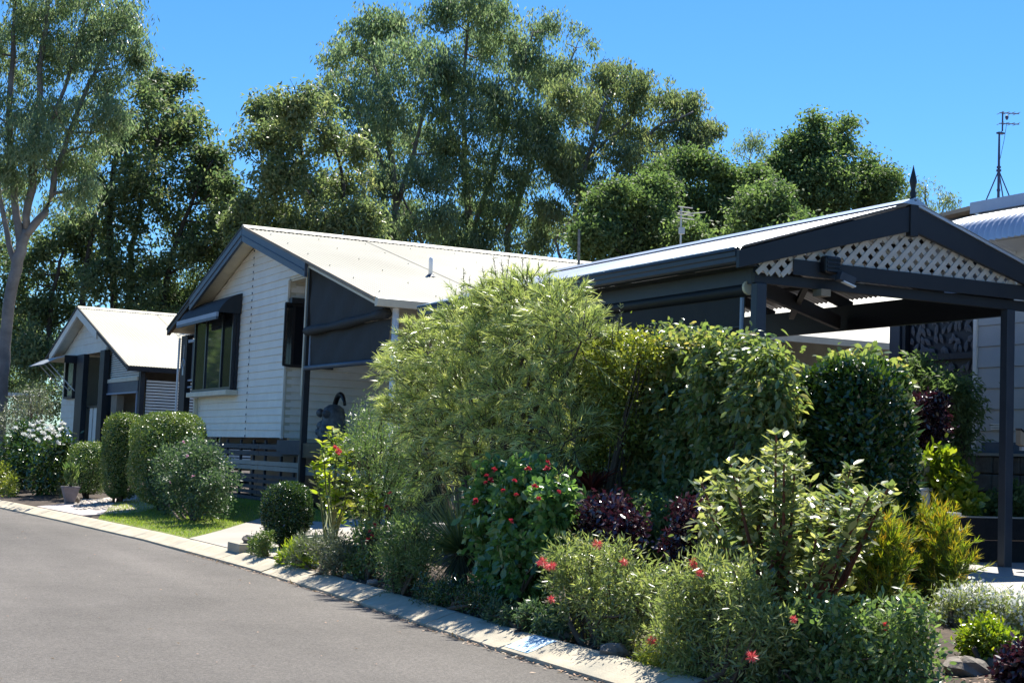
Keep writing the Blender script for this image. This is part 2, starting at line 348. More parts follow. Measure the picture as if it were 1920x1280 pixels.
# ================================================================== helpers for building parts
def clapboards(parent, part, name, x, y0, y1, z0, z1, h, top_of, m, seam=None, flip=1, axis='x', gap=.006, proud=.020):
    """lapped boards on a wall in the plane x (boards run along y) or y (boards run along x); top_of(t) is the height the wall reaches at t"""
    z = z0; rows = 0
    spans = [(y0, y1)] if seam is None else [(y0, seam-gap), (seam+gap, y1)]
    while z < z1-.01:
        zt = z+h
        for a, b_ in spans:
            def lim(zz, lo):                       # where the wall top passes height zz
                ts = np.linspace(a, b_, 121); ok = top_of(ts) >= zz-1e-6
                return None if not ok.any() else (ts[ok][0] if lo else ts[ok][-1])
            la, lb = lim(z, 1), lim(z, 0)
            if la is None or lb-la < .05: continue
            ua, ub = lim(zt-.004, 1), lim(zt-.004, 0); zz = zt
            if ua is None or ub-ua < .01: ua = ub = (la+lb)/2; zz = min(zt, float(np.max(top_of(np.array([ua])))))
            j = rng.uniform(-.0015, .0015)
            o1, o2 = (proud+j)*flip, (.004+j)*flip
            if axis == 'x': v = [(x-o1, la, z), (x-o1, lb, z), (x-o2, ub, zz-.002), (x-o2, ua, zz-.002), (x+.004*flip, la, z), (x+.004*flip, lb, z)]
            else: v = [(la, x-o1, z), (lb, x-o1, z), (ub, x-o2, zz-.002), (ua, x-o2, zz-.002), (la, x+.004*flip, z), (lb, x+.004*flip, z)]
            mb = MB(); mb.add(v, [(0, 1, 2, 3), (1, 0, 4, 5)]); mb.add([v[0], v[3], v[4]], [(0, 1, 2)]); mb.add([v[1], v[5], v[2]], [(0, 1, 2)])
            mb.build(name, m, part)
        z = zt; rows += 1
def corrugated(p00, p10, p01, p11, pitch, amp, up, sub=6, lines=2):
    """a corrugated sheet: ribs run from the p0* edge to the p1* edge; p00->p01 is the direction across the ribs"""
    p00, p10, p01, p11 = [np.array(p, float) for p in (p00, p10, p01, p11)]; wdt = np.linalg.norm(p01-p00); k = max(2, int(wdt/pitch*sub)); up = np.array(up, float)
    g = []
    for i in range(lines):
        t = i/(lines-1); a = p00+(p10-p00)*t; b_ = p01+(p11-p01)*t
        g.append([a+(b_-a)*j/k+up*amp*math.cos(2*math.pi*j/sub) for j in range(k+1)])
    return MB().sheet(g)

# ================================================================== main house: white cladding, cream corrugated roof
H = thing('house', 'white clapboard house with cream corrugated roof behind the clipped hedges', 'house', (8.1, 26.6, .6))
RX0, RX1, RY, RZ, SR, SL = 7.75, 23.0, 26.6, 5.53, .271, .297
def zr(y): return np.where(y < RY, RZ-SR*(RY-y), RZ-SL*(y-RY))      # top of the roof
def wall_top(y): return zr(y)-.17
# gable wall core and boards
mb = MB(); mb.prism([(8.112, 24.87, 1.72), (8.112, 30.28, 1.72), (8.112, 30.28, float(wall_top(30.28))), (8.112, RY, RZ-.18), (8.112, 24.87, float(wall_top(24.87)))], (.12, 0, 0))
GW = mb.build('gable_wall', 'cream_paint', H)
mb = MB(); mb.prism([(8.112, 23.62, 4.43), (8.112, 24.868, 4.43), (8.112, 24.868, float(wall_top(24.868))), (8.112, 23.62, float(wall_top(23.62)))], (.12, 0, 0)); mb.build('gable_overhang', 'cream_paint', H)
hb = .1312
def wt_main(y): return np.where(y < 24.87, np.where(y > 23.6, wall_top(y), 0), wall_top(y))
clapboards(H, GW, 'weatherboard', 8.11, 24.87, 30.28, 1.72, 4.43, hb, wall_top, 'white_board', seam=26.98)
clapboards(H, GW, 'weatherboard', 8.11, 23.63, 29.9, 1.72+hb*21, 5.4, hb, wall_top, 'white_board', seam=26.98)
mb = MB()
for k in range(27): mb.box(8.085, 8.10, 26.962, 26.998, 1.725+k*hb, 1.725+k*hb+.035)
mb.build('joint_clip', 'slat_grey', GW)
for y in (24.868, 30.283): MB().box(8.075, 8.115, y-.03, y+.012, 1.70, 4.42).build('corner_trim', 'white_board', GW)
# side wall along the verandah
mb = MB(); mb.box(8.24, 22.5, 24.885, 25.0, 1.66, 4.6); SWL = mb.build('side_wall', 'cream_paint', H)
clapboards(H, SWL, 'weatherboard', 24.885, 8.14, 16.0, 1.72, 4.42, hb, lambda t: t*0+4.42, 'white_board', axis='y', proud=.034)
MB().box(8.13, 9.2, 23.65, 24.88, 4.40, 4.425).build('soffit', 'cream_paint', H)
# window in the side wall with its sash swung open
mb = MB(); mb.box(8.16, 8.95, 24.80, 24.86, 2.93, 4.02); sw = mb.build('window', 'dark_frame', H)
MB().box(8.22, 8.55, 24.788, 24.80, 2.98, 3.97).build('pane', 'window_glass', sw); MB().box(8.58, 8.90, 24.788, 24.80, 2.98, 3.97).build('pane', 'window_glass', sw)
MB().box(8.10, 9.0, 24.66, 24.86, 4.02, 4.11).build('window_hood', 'charcoal', sw)
sb = MB(); q0 = np.array([8.17, 24.78]); q1 = np.array([7.98, 24.62])
sb.bar((*q0, 2.95), (*q1, 2.95), .03, .04); sb.bar((*q0, 4.0), (*q1, 4.0), .03, .04); sb.bar((*q0, 2.95), (*q0, 4.0), .03, .03, (1, 0, 0)); sb.bar((*q1, 2.95), (*q1, 4.0), .03, .03, (1, 0, 0))
sash = sb.build('sash', 'dark_frame', sw); MB().bar((*(q0+.02*(q1-q0)), 3.475), (*(q1-.02*(q1-q0)), 3.475), .012, 1.02).build('pane', 'sash_glass', sash)
# bay window in the gable wall
mb = MB(); x0 = 7.96
for y in (27.70, 28.40, 29.55, 30.40): mb.box(x0, x0+.06, y-.035, y+.035, 2.62, 4.20)
mb.box(x0-.005, x0+.07, 27.66, 30.44, 2.60, 2.66); mb.box(x0-.005, x0+.07, 27.66, 30.44, 4.16, 4.24); mb.box(x0+.07, 8.09, 27.67, 27.72, 2.62, 4.22); mb.box(x0+.07, 8.09, 30.36, 30.42, 2.62, 4.22)
BW = mb.build('bay_window', 'dark_frame', H)
for a, b_, mm in ((27.735, 28.365, 'window_glass'), (28.435, 29.515, 'sash_glass'), (29.585, 30.365, 'window_glass')): MB().box(x0+.022, x0+.03, a, b_, 2.66, 4.16).build('pane', mm, BW)
MB().box(7.86, 8.09, 27.60, 30.46, 2.50, 2.595).build('sill', 'cream_paint', H, bevel=.008)
hd = MB(); arc = [(8.085, 4.42), (7.98, 4.385), (7.88, 4.33), (7.78, 4.245), (7.70, 4.14), (7.64, 4.03)]
hd.sheet([[(x, 27.60, z), (x, 30.5, z)] for x, z in arc])
for y in (27.60, 30.5): hd.add([(x, y, z) for x, z in arc]+[(8.085, y, 4.03)], [tuple(range(7))])
HD = hd.build('window_awning', 'blind_fabric', H); HD['label'] = 'curved dark hood over the bay window'
MB().box(7.60, 7.645, 27.58, 30.52, 3.95, 4.03).build('awning_valance', 'pale_blue_grey', HD); MB().box(7.60, 7.64, 27.58, 30.52, 3.90, 3.945).build('awning_valance', 'slate_blue', HD)
# roof: corrugated sheets, ridge cap, barge boards, rake trims, gutter
mb = MB()
mb.prism([(RX0+.03, 19.92, float(zr(19.92))-.07), (RX0+.03, RY, RZ-.07), (RX0+.03, 31.75, float(zr(31.75))-.07), (RX0+.03, 31.75, float(zr(31.75))-.11), (RX0+.03, RY, RZ-.11), (RX0+.03, 19.92, float(zr(19.92))-.11)], (RX1-RX0-.03, 0, 0))
RF = mb.build('roof', 'cream_paint', H)
xs_ = list(np.arange(RX0, RX1, 2.28))+[RX1]
for i in range(len(xs_)-1):
    a, b_ = xs_[i], xs_[i+1]+(.03 if i < len(xs_)-2 else 0)
    corrugated((a, 19.84, float(zr(19.84))-.02+.003*(i % 2)), (a, RY, RZ-.02+.003*(i % 2)), (b_, 19.84, float(zr(19.84))-.02+.003*(i % 2)), (b_, RY, RZ-.02+.003*(i % 2)), .076, .010, (0, 0, 1)).build('roof_sheet', 'roof_cream', RF, smooth=True)
    corrugated((a, 31.83, float(zr(31.83))-.02+.003*(i % 2)), (a, RY, RZ-.02+.003*(i % 2)), (b_, 31.83, float(zr(31.83))-.02+.003*(i % 2)), (b_, RY, RZ-.02+.003*(i % 2)), .076, .010, (0, 0, 1)).build('roof_sheet', 'roof_cream', RF, smooth=True)
mb = MB(); mb.prism([(RX0-.02, RY-.17, RZ-SR*.17+.004), (RX0-.02, RY-.05, RZ+.018), (RX0-.02, RY, RZ+.034), (RX0-.02, RY+.05, RZ+.018), (RX0-.02, RY+.17, RZ-SL*.17+.004), (RX0-.02, RY, RZ-.01)], (RX1-RX0, 0, 0)); mb.build('ridge_cap', 'roof_cream', RF)
mb = MB()
for x in np.arange(RX0+.3, RX1, .9):
    for y in (20.5, 21.6, 22.7, 23.8, 24.9, 25.9): mb.box(x-.007, x+.007, y-.007, y+.007, float(zr(np.array(y)))-.012, float(zr(np.array(y)))+.004)
mb.build('roof_screw', 'cream_paint', RF)
def rake(ya, yb, x0, x1, up, dn): # plate under the roof edge between two places along the gable
    return MB().prism([(x0, ya, float(zr(np.array(ya)))+up), (x0, yb, float(zr(np.array(yb)))+up), (x0, yb, float(zr(np.array(yb)))+dn), (x0, ya, float(zr(np.array(ya)))+dn)], (x1-x0, 0, 0))
o = rake(22.95, RY-.012, RX0-.03, RX0+.02, -.035, -.27); o.build('barge_board', 'slate_blue', H); rake(RY+.012, 30.05, RX0-.03, RX0+.02, -.035, -.27).build('barge_board', 'slate_blue', H)
rake(23.0, RY-.012, RX0-.045, RX0-.031, -.17, -.155).build('barge_moulding', 'slate_blue', H); rake(RY+.012, 30.0, RX0-.045, RX0-.031, -.17, -.155).build('barge_moulding', 'slate_blue', H)
rake(19.86, RY, RX0-.035, RX0+.0, -.033, .012).build('rake_trim', 'weathered_tan', H); rake(RY, 31.83, RX0-.035, RX0+.0, -.033, .012).build('rake_trim', 'dark_brown', H)
rake(30.07, 31.83, RX0-.02, RX0+.05, -.035, -.14).build('barge_board', 'dark_brown', H)
rake(23.62, RY, RX0+.022, 8.10, -.125, -.15).build('eave_soffit', 'cream_paint', H); rake(RY, 30.28, RX0+.022, 8.10, -.125, -.15).build('eave_soffit', 'cream_paint', H)
ez = float(zr(np.array(19.85)))
MB().prism([(RX0-.03, 19.82, ez-.005), (RX0-.03, 19.72, ez-.005), (RX0-.03, 19.70, ez-.02), (RX0-.03, 19.73, ez-.125), (RX0-.03, 19.82, ez-.125)], (RX1-RX0, 0, 0)).build('gutter', 'cream_paint', H)
# verandah: floor, posts, blinds, pole
MB().box(8.08, 22.2, 20.0, 24.86, 1.50, 1.64).build('verandah_floor', 'pot_clay', H); MB().box(8.02, 8.075, 19.98, 23.62, 1.40, 1.635).build('floor_beam', 'dark_frame', H); MB().box(8.02, 8.075, 23.63, 24.86, 1.44, 1.68).build('floor_beam', 'slat_grey', H)
o = MB().box(8.05, 8.058, 24.02, 24.42, 1.51, 1.63).build('label_plate', 'sash_glass', H)
mb = MB(); mb.box(8.0, 8.10, 23.53, 23.62, 1.0, float(zr(np.array(23.6)))-.2); mb.build('post', 'charcoal', H, bevel=.006)
MB().box(7.985, 8.0, 23.60, 23.645, 2.4, 4.42).build('post_trim', 'cream_paint', H)
mb = MB(); mb.tube([(8.09, 19.93, .5), (8.09, 19.93, ez-.12)], .048, 12); o = mb.build('downpipe', 'white_paint', H, smooth=True); o['label'] = 'white round pole at the verandah corner'
def cloth(pts_rows, name, m, par, amp=.012):
    return MB().sheet([[np.array(p)+np.array([amp*math.sin(7*p[1]+9*p[2])+amp*.6*math.sin(17*p[1]-4*p[2]), 0, 0]) for p in r] for r in pts_rows]).build(name, m, par, smooth=True)
ya, yb = 23.50, 20.02
rows = []
for t in np.linspace(0, 1, 9): rows.append([(8.03, y, (float(zr(np.array(y)))-.15)*(1-t)+3.50*t) for y in np.linspace(ya, yb, 20)])
BL = cloth(rows, 'blind', 'blind_fabric', H); BL['label'] = 'dark canvas blind closing the verandah end'
cloth([[(8.05, y, 3.44*(1-t)+2.86*t) for y in np.linspace(ya, yb, 20)] for t in np.linspace(0, 1, 6)], 'lower_blind', 'blind_fabric', H)
MB().tube([(7.99, y, 3.485+.035*math.sin((y-20)*.9+2.2)) for y in np.linspace(ya, yb, 12)], [.07+.012*math.sin(i*1.3) for i in range(12)], 10).build('rolled_canvas', 'blind_fabric', BL, smooth=True)
MB().tube([(8.0, ya, 2.85), (8.0, yb+.1, 2.835)], .04, 10).build('bottom_rail', 'slate_blue', H, smooth=True)
MB().box(8.03, 8.06, 23.43, 23.455, 2.84, 3.45).build('blind_edge', 'pale_blue_grey', BL)
# left verandah: post, rails, screen, wind chime kept apart
mb = MB(); mb.box(8.0, 8.12, 31.15, 31.62, .9, 3.82); mb.build('post', 'dark_brown', H); MB().tube([(7.97, 31.66, .9), (7.97, 31.66, 3.78)], .025, 8).build('downpipe', 'white_paint', H)
for z in (2.86, 2.72): MB().box(8.05, 8.10, 30.44, 31.14, z, z+.035).build('rail', 'pale_blue_grey', H)
MB().box(8.3, 8.36, 30.44, 31.9, 2.95, 3.72).build('screen_panel', 'slat_grey', H); MB().box(8.5, 8.56, 30.3, 32, 1.6, 2.9).build('balustrade', 'dark_frame', H); MB().box(8.02, 8.1, 30.3, 31.14, 3.66, 3.72).build('head_rail', 'pale_blue_grey', H)
MB().box(8.02, 14, 30.3, 31.7, 3.80, 3.83).build('soffit', 'dark_brown', H); MB().box(8.6, 22.2, 30.3, 30.4, 1.5, 4.3).build('rear_wall', 'white_board', H); MB().box(8.05, 14, 30.3, 31.7, 1.5, 1.62).build('verandah_floor', 'slat_grey', H)
MB().box(8.0, 8.07, 30.30, 30.40, .9, 2.49).build('downpipe', 'cream_paint', H)
MB().box(22.3, 22.5, 20.1, 31.6, .6, 3.6).build('end_wall', 'white_board', H)
# skirt of battens under the floor
for k, (z, hgt, mm) in enumerate([(1.56, .085, 'slat_grey'), (1.44, .075, 'slat_grey'), (1.27, .075, 'tan_board'), (1.185, .075, 'tan_board'), (1.04, .06, 'slat_grey'), (.95, .06, 'slat_grey'), (.84, .06, 'slat_grey'), (.75, .06, 'slat_grey'), (.64, .06, 'slat_grey'), (.55, .055, 'slat_grey')]):
    for a, b_ in ((23.74, 26.15), (26.17, 28.6), (28.62, 30.3)):
        MB().box(8.11, 8.135, a, b_, z-hgt/2, z+hgt/2).build('batten', mm, H)
for y in (24.3, 25.0, 25.9, 26.6, 27.4, 28.3, 29.3): MB().box(8.14, 8.18, y-.03, y+.03, .5, 1.68).build('stump', 'slat_grey', H)
MB().box(8.04, 8.13, 23.66, 23.76, .45, 1.5).build('post', 'tan_board', H)
MB().box(8.1, 8.14, 20, 23.6, 1.12, 1.26).build('batten', 'tan_board', H); MB().box(9.2, 9.3, 20.1, 30.2, .45, 1.65).build('underfloor_wall', 'dark_frame', H)
# things on the house
t = thing('vent_pipe', 'short white vent pipe rising from the cream roof', 'pipe', (9.76, 22.62, 4.44))
MB().tube([(9.76, 22.62, 4.40), (9.76, 22.62, 4.72), (9.76, 22.62, 4.755)], [.035, .035, .02], 10).build('pipe', 'white_paint', t, smooth=True); MB().lathe([(.09, -.005), (.05, .03), (.036, .035)], (9.76, 22.62, 4.43), 12).build('flashing', 'slate_blue', t)
t = thing('wind_chime', 'pale wind chime hanging beside the dark verandah post', 'wind chime', (7.93, 31.1, 3.2))
MB().tube([(7.93, 31.1, 3.62), (7.93, 31.1, 3.3)], .006, 5).build('cord', 'white_paint', t); mb = MB()
mb.tube([(7.93, 31.1+.09*math.cos(a), 3.22+.09*math.sin(a)) for a in np.linspace(0, 6.283, 15)], .012, 6); mb.build('ring', 'aluminium', t)
for dy in (-.03, .03): MB().tube([(7.93, 31.1+dy, 3.12), (7.93, 31.1+dy, 2.98)], .010, 6).build('chime_tube', 'aluminium', t)
# seated ornament on the verandah
t = thing('statue', 'dark ornament with a curled hoop standing on the verandah against the white boards', 'ornament', (8.75, 24.05, 1.64))
mb = MB(); mb.lathe([(.20, 0), (.25, .05), (.26, .18), (.22, .32), (.19, .42), (.20, .50), (.17, .60), (.09, .66), (.02, .67)], (8.75, 24.12, 1.64), 14); mb.build('body', 'statue_metal', t, smooth=True)
for dy, dz, r_ in ((.16, .52, .075), (-.12, .50, .07), (.06, .30, .09), (-.10, .24, .08), (.19, .20, .07)):
    mb = MB(); mb.lathe([(.01, -r_), (r_*.8, -r_*.6), (r_, 0), (r_*.8, r_*.6), (.01, r_)], (8.57, 24.12+dy, 1.64+dz), 9); mb.build('scroll', 'statue_metal', t, smooth=True)
mb = MB(); mb.tube([(8.80, 23.98+.30*math.cos(a), 2.02+.46*math.sin(a)) for a in np.linspace(-1.2, 2.5, 20)], [.025+.022*math.sin(i*.16) for i in range(20)], 8); mb.build('hoop', 'black_plastic', t, smooth=True)
# ================================================================== second house further along the street
A2 = R(2.5); O2 = np.array([8.37, 45.37, 0.0])
H2 = thing('house', 'smaller cream gabled house with slatted louvres and a strutted window hood, further down the street', 'house', O2, A2, local=True)
s2r, s2l, Z2 = .325, .355, 5.48
def zr2(y): y = np.asarray(y, float); return np.where(y < 0, Z2+s2r*y, Z2-s2l*y)
def wt2(y): return zr2(y)-.20
mb = MB(); mb.prism([(.362, -2.3, 4.18), (.362, 3.05, 4.18), (.362, 3.05, 4.20), (.362, 0, Z2-.22), (.362, -2.3, float(wt2(-2.3)))], (.12, 0, 0)); G2 = mb.build('gable_wall', 'cream_paint', H2)
clapboards(H2, G2, 'weatherboard', .36, -2.3, 3.2, 4.20, 5.2, .2, wt2, 'white_board', seam=.35)
MB().box(.30, .36, -2.35, 3.3, 4.10, 4.215).build('base_board', 'white_board', H2)
mb = MB(); mb.box(.362, .45, .72, 3.0, 1.44, 4.1); W2 = mb.build('front_wall', 'cream_paint', H2)
clapboards(H2, W2, 'weatherboard', .36, .74, 1.22, 1.44, 4.1, .2, lambda t: t*0+4.1, 'white_board'); clapboards(H2, W2, 'weatherboard', .36, 1.23, 3.0, 1.44, 2.82, .2, lambda t: t*0+4.1, 'white_board')
mb = MB(); mb.box(.25, .36, 1.24, 1.30, 2.85, 4.0); mb.box(.25, .36, 2.3, 2.36, 2.85, 4.0); mb.box(.25, .36, 1.24, 2.36, 2.82, 2.88); w2 = mb.build('window', 'dark_frame', H2); MB().box(.30, .34, 1.30, 2.3, 2.88, 3.95).build('pane', 'window_glass', w2)
hd = MB(); ar = [(.35, 4.12), (.0, 4.10), (-.35, 3.98), (-.72, 3.78)]; hd.sheet([[(x, .95, z), (x, 3.0, z)] for x, z in ar]); hd.sheet([[(x, .95, z-.025), (x, 3.0, z-.025)] for x, z in ar]); hd.add([(x, .95, z) for x, z in ar]+[(x, .95, z-.025) for x, z in ar], [(i, i+1, i+5, i+4) for i in range(3)])
o = hd.build('window_hood', 'aluminium', H2); o['label'] = 'pale propped hood over the window'
MB().box(-.1, .34, .93, .95, 3.86, 4.09).build('hood_side', 'dark_frame', H2)
for y in (1.25, 1.9, 2.6): MB().tube([(-.5, y, 3.86), (.32, y, 3.05)], .018, 6).build('strut', 'white_paint', H2)
MB().box(.22, .38, -.12, .72, 1.45, 4.10).build('column', 'charcoal', H2, bevel=.01); MB().box(.22, .38, -2.52, -2.02, 1.45, 4.12).build('column', 'charcoal', H2, bevel=.01)
MB().box(.9, .95, -2.02, -.12, 1.45, 4.1).build('glass_door', 'window_glass', H2)
mb = MB(); mb.box(.86, .90, -1.15, -1.05, 1.5, 4.1); mb.box(.86, .90, -2.02, -.12, 3.2, 3.27); mb.build('door_frame', 'dark_frame', H2)
for y in (-.55, -1.02, -1.5): MB().box(.42, .46, y-.17, y+.17, 1.45, 2.52).build('balustrade_panel', 'white_board', H2)
MB().box(.38, .48, -2.02, -.12, 2.53, 2.58).build('handrail', 'dark_frame', H2); MB().box(.3, 1.0, -2.02, -.12, 1.30, 1.45).build('porch_floor', 'slat_grey', H2)
# louvred gable end of the verandah
lv = MB().box(.44, .46, -5.72, -2.53, 3.2, 3.24).build('louvre_frame', 'white_board', H2)
z = 3.30
while z < 4.14:
    ylo = max(-5.6, -(Z2-.16-z)/s2r) if z > 3.5 else -5.62
    if -2.56-ylo > .12: MB().add([(.40, ylo, z), (.40, -2.56, z), (.44, -2.56, z+.05), (.44, ylo, z+.05), (.45, ylo, z), (.45, -2.56, z)], [(0, 1, 2, 3), (0, 4, 5, 1)]).build('louvre_slat', 'white_board', lv)
    z += .062
MB().box(.47, .5, -5.6, -2.53, 3.25, 3.6).build('louvre_backing', 'dark_frame', H2); MB().prism([(.47, -5.4, 3.605), (.47, -2.53, 3.605), (.47, -2.53, 4.3)], (.03, 0, 0)).build('louvre_backing', 'dark_frame', H2)
MB().box(.36, .46, -5.62, -2.53, 2.90, 3.19).build('header_beam', 'slate_blue', H2); MB().box(.33, .47, -5.62, -2.53, 2.86, 2.90).build('header_trim', 'pale_blue_grey', H2); MB().box(.34, .43, -5.6, -2.53, 3.19, 3.29).build('louvre_sill', 'cream_paint', H2)
MB().box(.42, .62, -3.35, -2.75, 1.4, 2.86).build('brick_pier', 'weathered_tan', H2); MB().box(1.6, 1.7, -5.6, -2.6, 1.0, 2.86).build('porch_back', 'dark_frame', H2)
MB().box(.38, .50, -5.78, -5.60, 1.0, 3.52).build('post', 'charcoal', H2); MB().box(.36, .40, -5.56, -5.50, 1.0, 2.86).build('post_trim', 'pale_blue_grey', H2)
# side screen of horizontal slats
sp = MB().box(.55, .58, -5.70, -5.68, 1.0, 3.26).build('slat_screen', 'dark_frame', H2)
for k in range(26): MB().box(.56, 6, -5.735, -5.70, 1.2+k*.078, 1.2+k*.078+.05).build('slat', 'white_board', sp)
for x in (1.55, 2.6, 4): MB().box(x, x+.12, -5.68, -5.55, 3.25, 3.5).build('post', 'charcoal', H2)
MB().box(.6, 9, -3.0, -2.9, 1.0, 4.2).build('inner_wall', 'weathered_tan', H2); MB().box(.5, 9, 3.0, 3.1, .8, 4.2).build('far_wall', 'white_board', H2); MB().box(.5, 9, -5.6, 3, 1.2, 1.3).build('floor', 'slat_grey', H2); MB().box(8.9, 9, -5.6, 3, .5, 3.6).build('end_wall', 'white_board', H2)
mb = MB(); mb.prism([(.03, -5.85, float(zr2(-5.85))-.05), (.03, 0, Z2-.05), (.03, 3.9, float(zr2(3.9))-.05), (.03, 3.9, float(zr2(3.9))-.09), (.03, 0, Z2-.09), (.03, -5.85, float(zr2(-5.85))-.09)], (9.2, 0, 0)); RF2 = mb.build('roof', 'cream_paint', H2)
for i in range(4):
    a = 2.3*i; b_ = a+2.29
    corrugated((a, -5.92, float(zr2(-5.92))-.01), (a, 0, Z2-.01), (b_, -5.92, float(zr2(-5.92))-.01), (b_, 0, Z2-.01), .076, .010, (0, 0, 1), 4).build('roof_sheet', 'roof_cream', RF2, smooth=True)
    corrugated((a, 3.95, float(zr2(3.95))-.01), (a, 0, Z2-.01), (b_, 3.95, float(zr2(3.95))-.01), (b_, 0, Z2-.01), .076, .010, (0, 0, 1), 4).build('roof_sheet', 'roof_cream', RF2, smooth=True)
MB().prism([(-.02, -.16, Z2-.045), (-.02, 0, Z2+.03), (-.02, .16, Z2-.05)], (9.2, 0, 0)).build('ridge_cap', 'roof_cream', RF2)
def rake2(ya, yb, x0, x1, up, dn): return MB().prism([(x0, ya, float(zr2(ya))+up), (x0, yb, float(zr2(yb))+up), (x0, yb, float(zr2(yb))+dn), (x0, ya, float(zr2(ya))+dn)], (x1-x0, 0, 0))
rake2(-2.45, -.01, -.03, .03, -.02, -.28).build('barge_board', 'white_board', H2); rake2(.01, 3.4, -.03, .03, -.02, -.28).build('barge_board', 'white_board', H2)
rake2(-5.9, 0, -.05, -.031, -.04, .012).build('rake_trim', 'dark_brown', H2); rake2(0, 3.95, -.05, -.031, -.06, .012).build('rake_trim', 'dark_brown', H2); rake2(-5.9, -2.47, -.03, .02, -.03, -.12).build('barge_board', 'dark_brown', H2)
rake2(-2.3, 0, .032, .36, -.14, -.17).build('eave_soffit', 'cream_paint', H2); rake2(0, 3.4, .032, .36, -.14, -.17).build('eave_soffit', 'cream_paint', H2)
MB().box(-.03, 9.1, -6.02, -5.92, float(zr2(-5.92))-.15, float(zr2(-5.92))-.02).build('gutter', 'dark_brown', H2)
for k in range(9): MB().box(.40, .43, .72, 3, .5+k*.11, .5+k*.11+.07).build('batten', 'slat_grey', H2)

# ================================================================== carport
K = thing('carport', 'charcoal gabled carport with cream lattice in its gable and a zinc roof', 'carport', (9.05, 10.4, .7))
CY0, CY1, KR, KE, kz, ks = 10.25, 17.0, 9.05, 7.22, 3.90, .312
def zk(x): return kz-ks*abs(x-KR)
for sgn, nm in ((-1, 'roof_sheet'), (1, 'roof_sheet')):
    xe = KR+(sgn*(KR-KE) if sgn < 0 else 1.63)
    for i in range(3):
        a = CY0+i*2.25; b_ = a+2.24
        corrugated((xe, a, zk(xe)), (KR, a, kz), (xe, b_, zk(xe)), (KR, b_, kz), 0.076, .0125, (0, 0, 1), 8).build(nm, 'roof_zinc', K, smooth=True)
MB().prism([(KR-.15, CY0-.0, kz-.02), (KR, CY0-.0, kz+.045), (KR+.15, CY0-.0, kz-.02)], (0, CY1-CY0, 0)).build('ridge_cap', 'roof_zinc', K)
for x in (KR-1.2, KR-.6, KR+.6, KR+1.15): MB().box(x-.02, x+.02, CY0+.1, CY1, zk(x)-.06, zk(x)-.018).build('purlin', 'dark_brown', K)
for y in (11.6, 13.0, 14.4, 15.8, 16.9):
    for sgn in (-1, 1): MB().bar((KR, y, kz-.12), (KR+sgn*1.55, y, zk(KR+1.55)-.12), .045, .11).build('rafter', 'dark_brown', K)
def kbarge(x0, x1):
    return MB().prism([(x0, 10.27, zk(x0)-.022), (x1, 10.27, zk(x1)-.022), (x1, 10.27, zk(x1)-.25 if abs(x1-KR) < .2 else zk(x1)-.17), (x0, 10.27, zk(x0)-.25 if abs(x0-KR) < .2 else zk(x0)-.17)], (0, .045, 0))
kbarge(7.20, KR-.045).build('barge_board', 'charcoal', K, bevel=.004); kbarge(KR+.045, 10.92).build('barge_board', 'charcoal', K, bevel=.004)
for sgn in (1,):
    xe = KR+sgn*1.83; MB().prism([(KR, 10.255, kz-.02), (xe, 10.255, zk(xe)-.02), (xe, 10.255, zk(xe)+.004), (KR, 10.255, kz+.004)], (0, .014, 0)).build('roof_edge_trim', 'aluminium', K)
MB().box(KR-.045, KR+.045, 10.255, 10.32, kz-.30, kz+.01).build('king_block', 'charcoal', K, bevel=.004)
fb = MB(); fb.lathe([(.03, 0), (.04, .02), (.022, .05), (.03, .09), (.018, .12), (.028, .16), (.034, .19), (.0285, .22), (.012, .29), (.002, .34)], (KR, 10.285, kz-.0), 10); fb.build('finial', 'charcoal', K, smooth=True)
# lattice slats, each a piece, two layers
zb = 3.135; pit = .127; lw = .043
def lat_top(x): return zk(x)-(.25-.08*min(1, abs(x-KR)/1.7))-.0
for layer, (sgn, yy) in enumerate(((1, 10.335), (-1, 10.345))):
    for k in range(-8, 40):
        xs0 = 7.3+k*pit; tt = np.linspace(0, 1.0, 301); X_ = xs0+sgn*tt; Z_ = zb+tt
        if sgn < 0: X_ = xs0-tt
        ok = (X_ > 7.42) & (X_ < 10.70) & (Z_ > np.where(X_ < 7.78, 3.13, 3.277)) & np.array([zz < lat_top(x)+.03 for x, zz in zip(X_, Z_)])
        if ok.sum() < 12: continue
        i0 = np.argmax(ok); i1 = len(ok)-1-np.argmax(ok[::-1])
        MB().bar((X_[i0], yy, Z_[i0]), (X_[i1], yy, Z_[i1]), .010, lw, (sgn*-.7, 0, .7)).build('lattice_slat', 'lattice_paint', K)
MB().box(7.44, 10.72, 10.385, 10.44, 3.06, 3.15).build('front_beam', 'charcoal', K, bevel=.004); MB().box(7.79, 10.55, 10.318, 10.33, 3.152, 3.285).build('front_board', 'charcoal', K, bevel=.003)
for x0, x1, b0 in ((7.46, 7.56, 0), (10.275, 10.37, 0)): MB().box(x0, x1, 10.37, 10.46, .69, 3.06).build('post', 'charcoal_side', K, bevel=.006)
for x0, x1 in ((7.46, 7.56), (10.38, 10.48)): MB().box(x0, x1, 16.3, 16.4, .69, 3.06).build('post', 'charcoal_side', K)
MB().box(10.40, 10.46, 10.48, 17, 3.02, 3.285).build('side_beam', 'dark_frame', K); MB().box(7.47, 7.52, 10.45, 17, 3.06, 3.22).build('side_beam', 'charcoal_side', K)
gp = [(7.31, 3.315), (7.19, 3.325), (7.185, 3.305), (7.20, 3.295), (7.20, 3.26), (7.21, 3.25), (7.21, 3.215), (7.225, 3.20), (7.31, 3.20)]
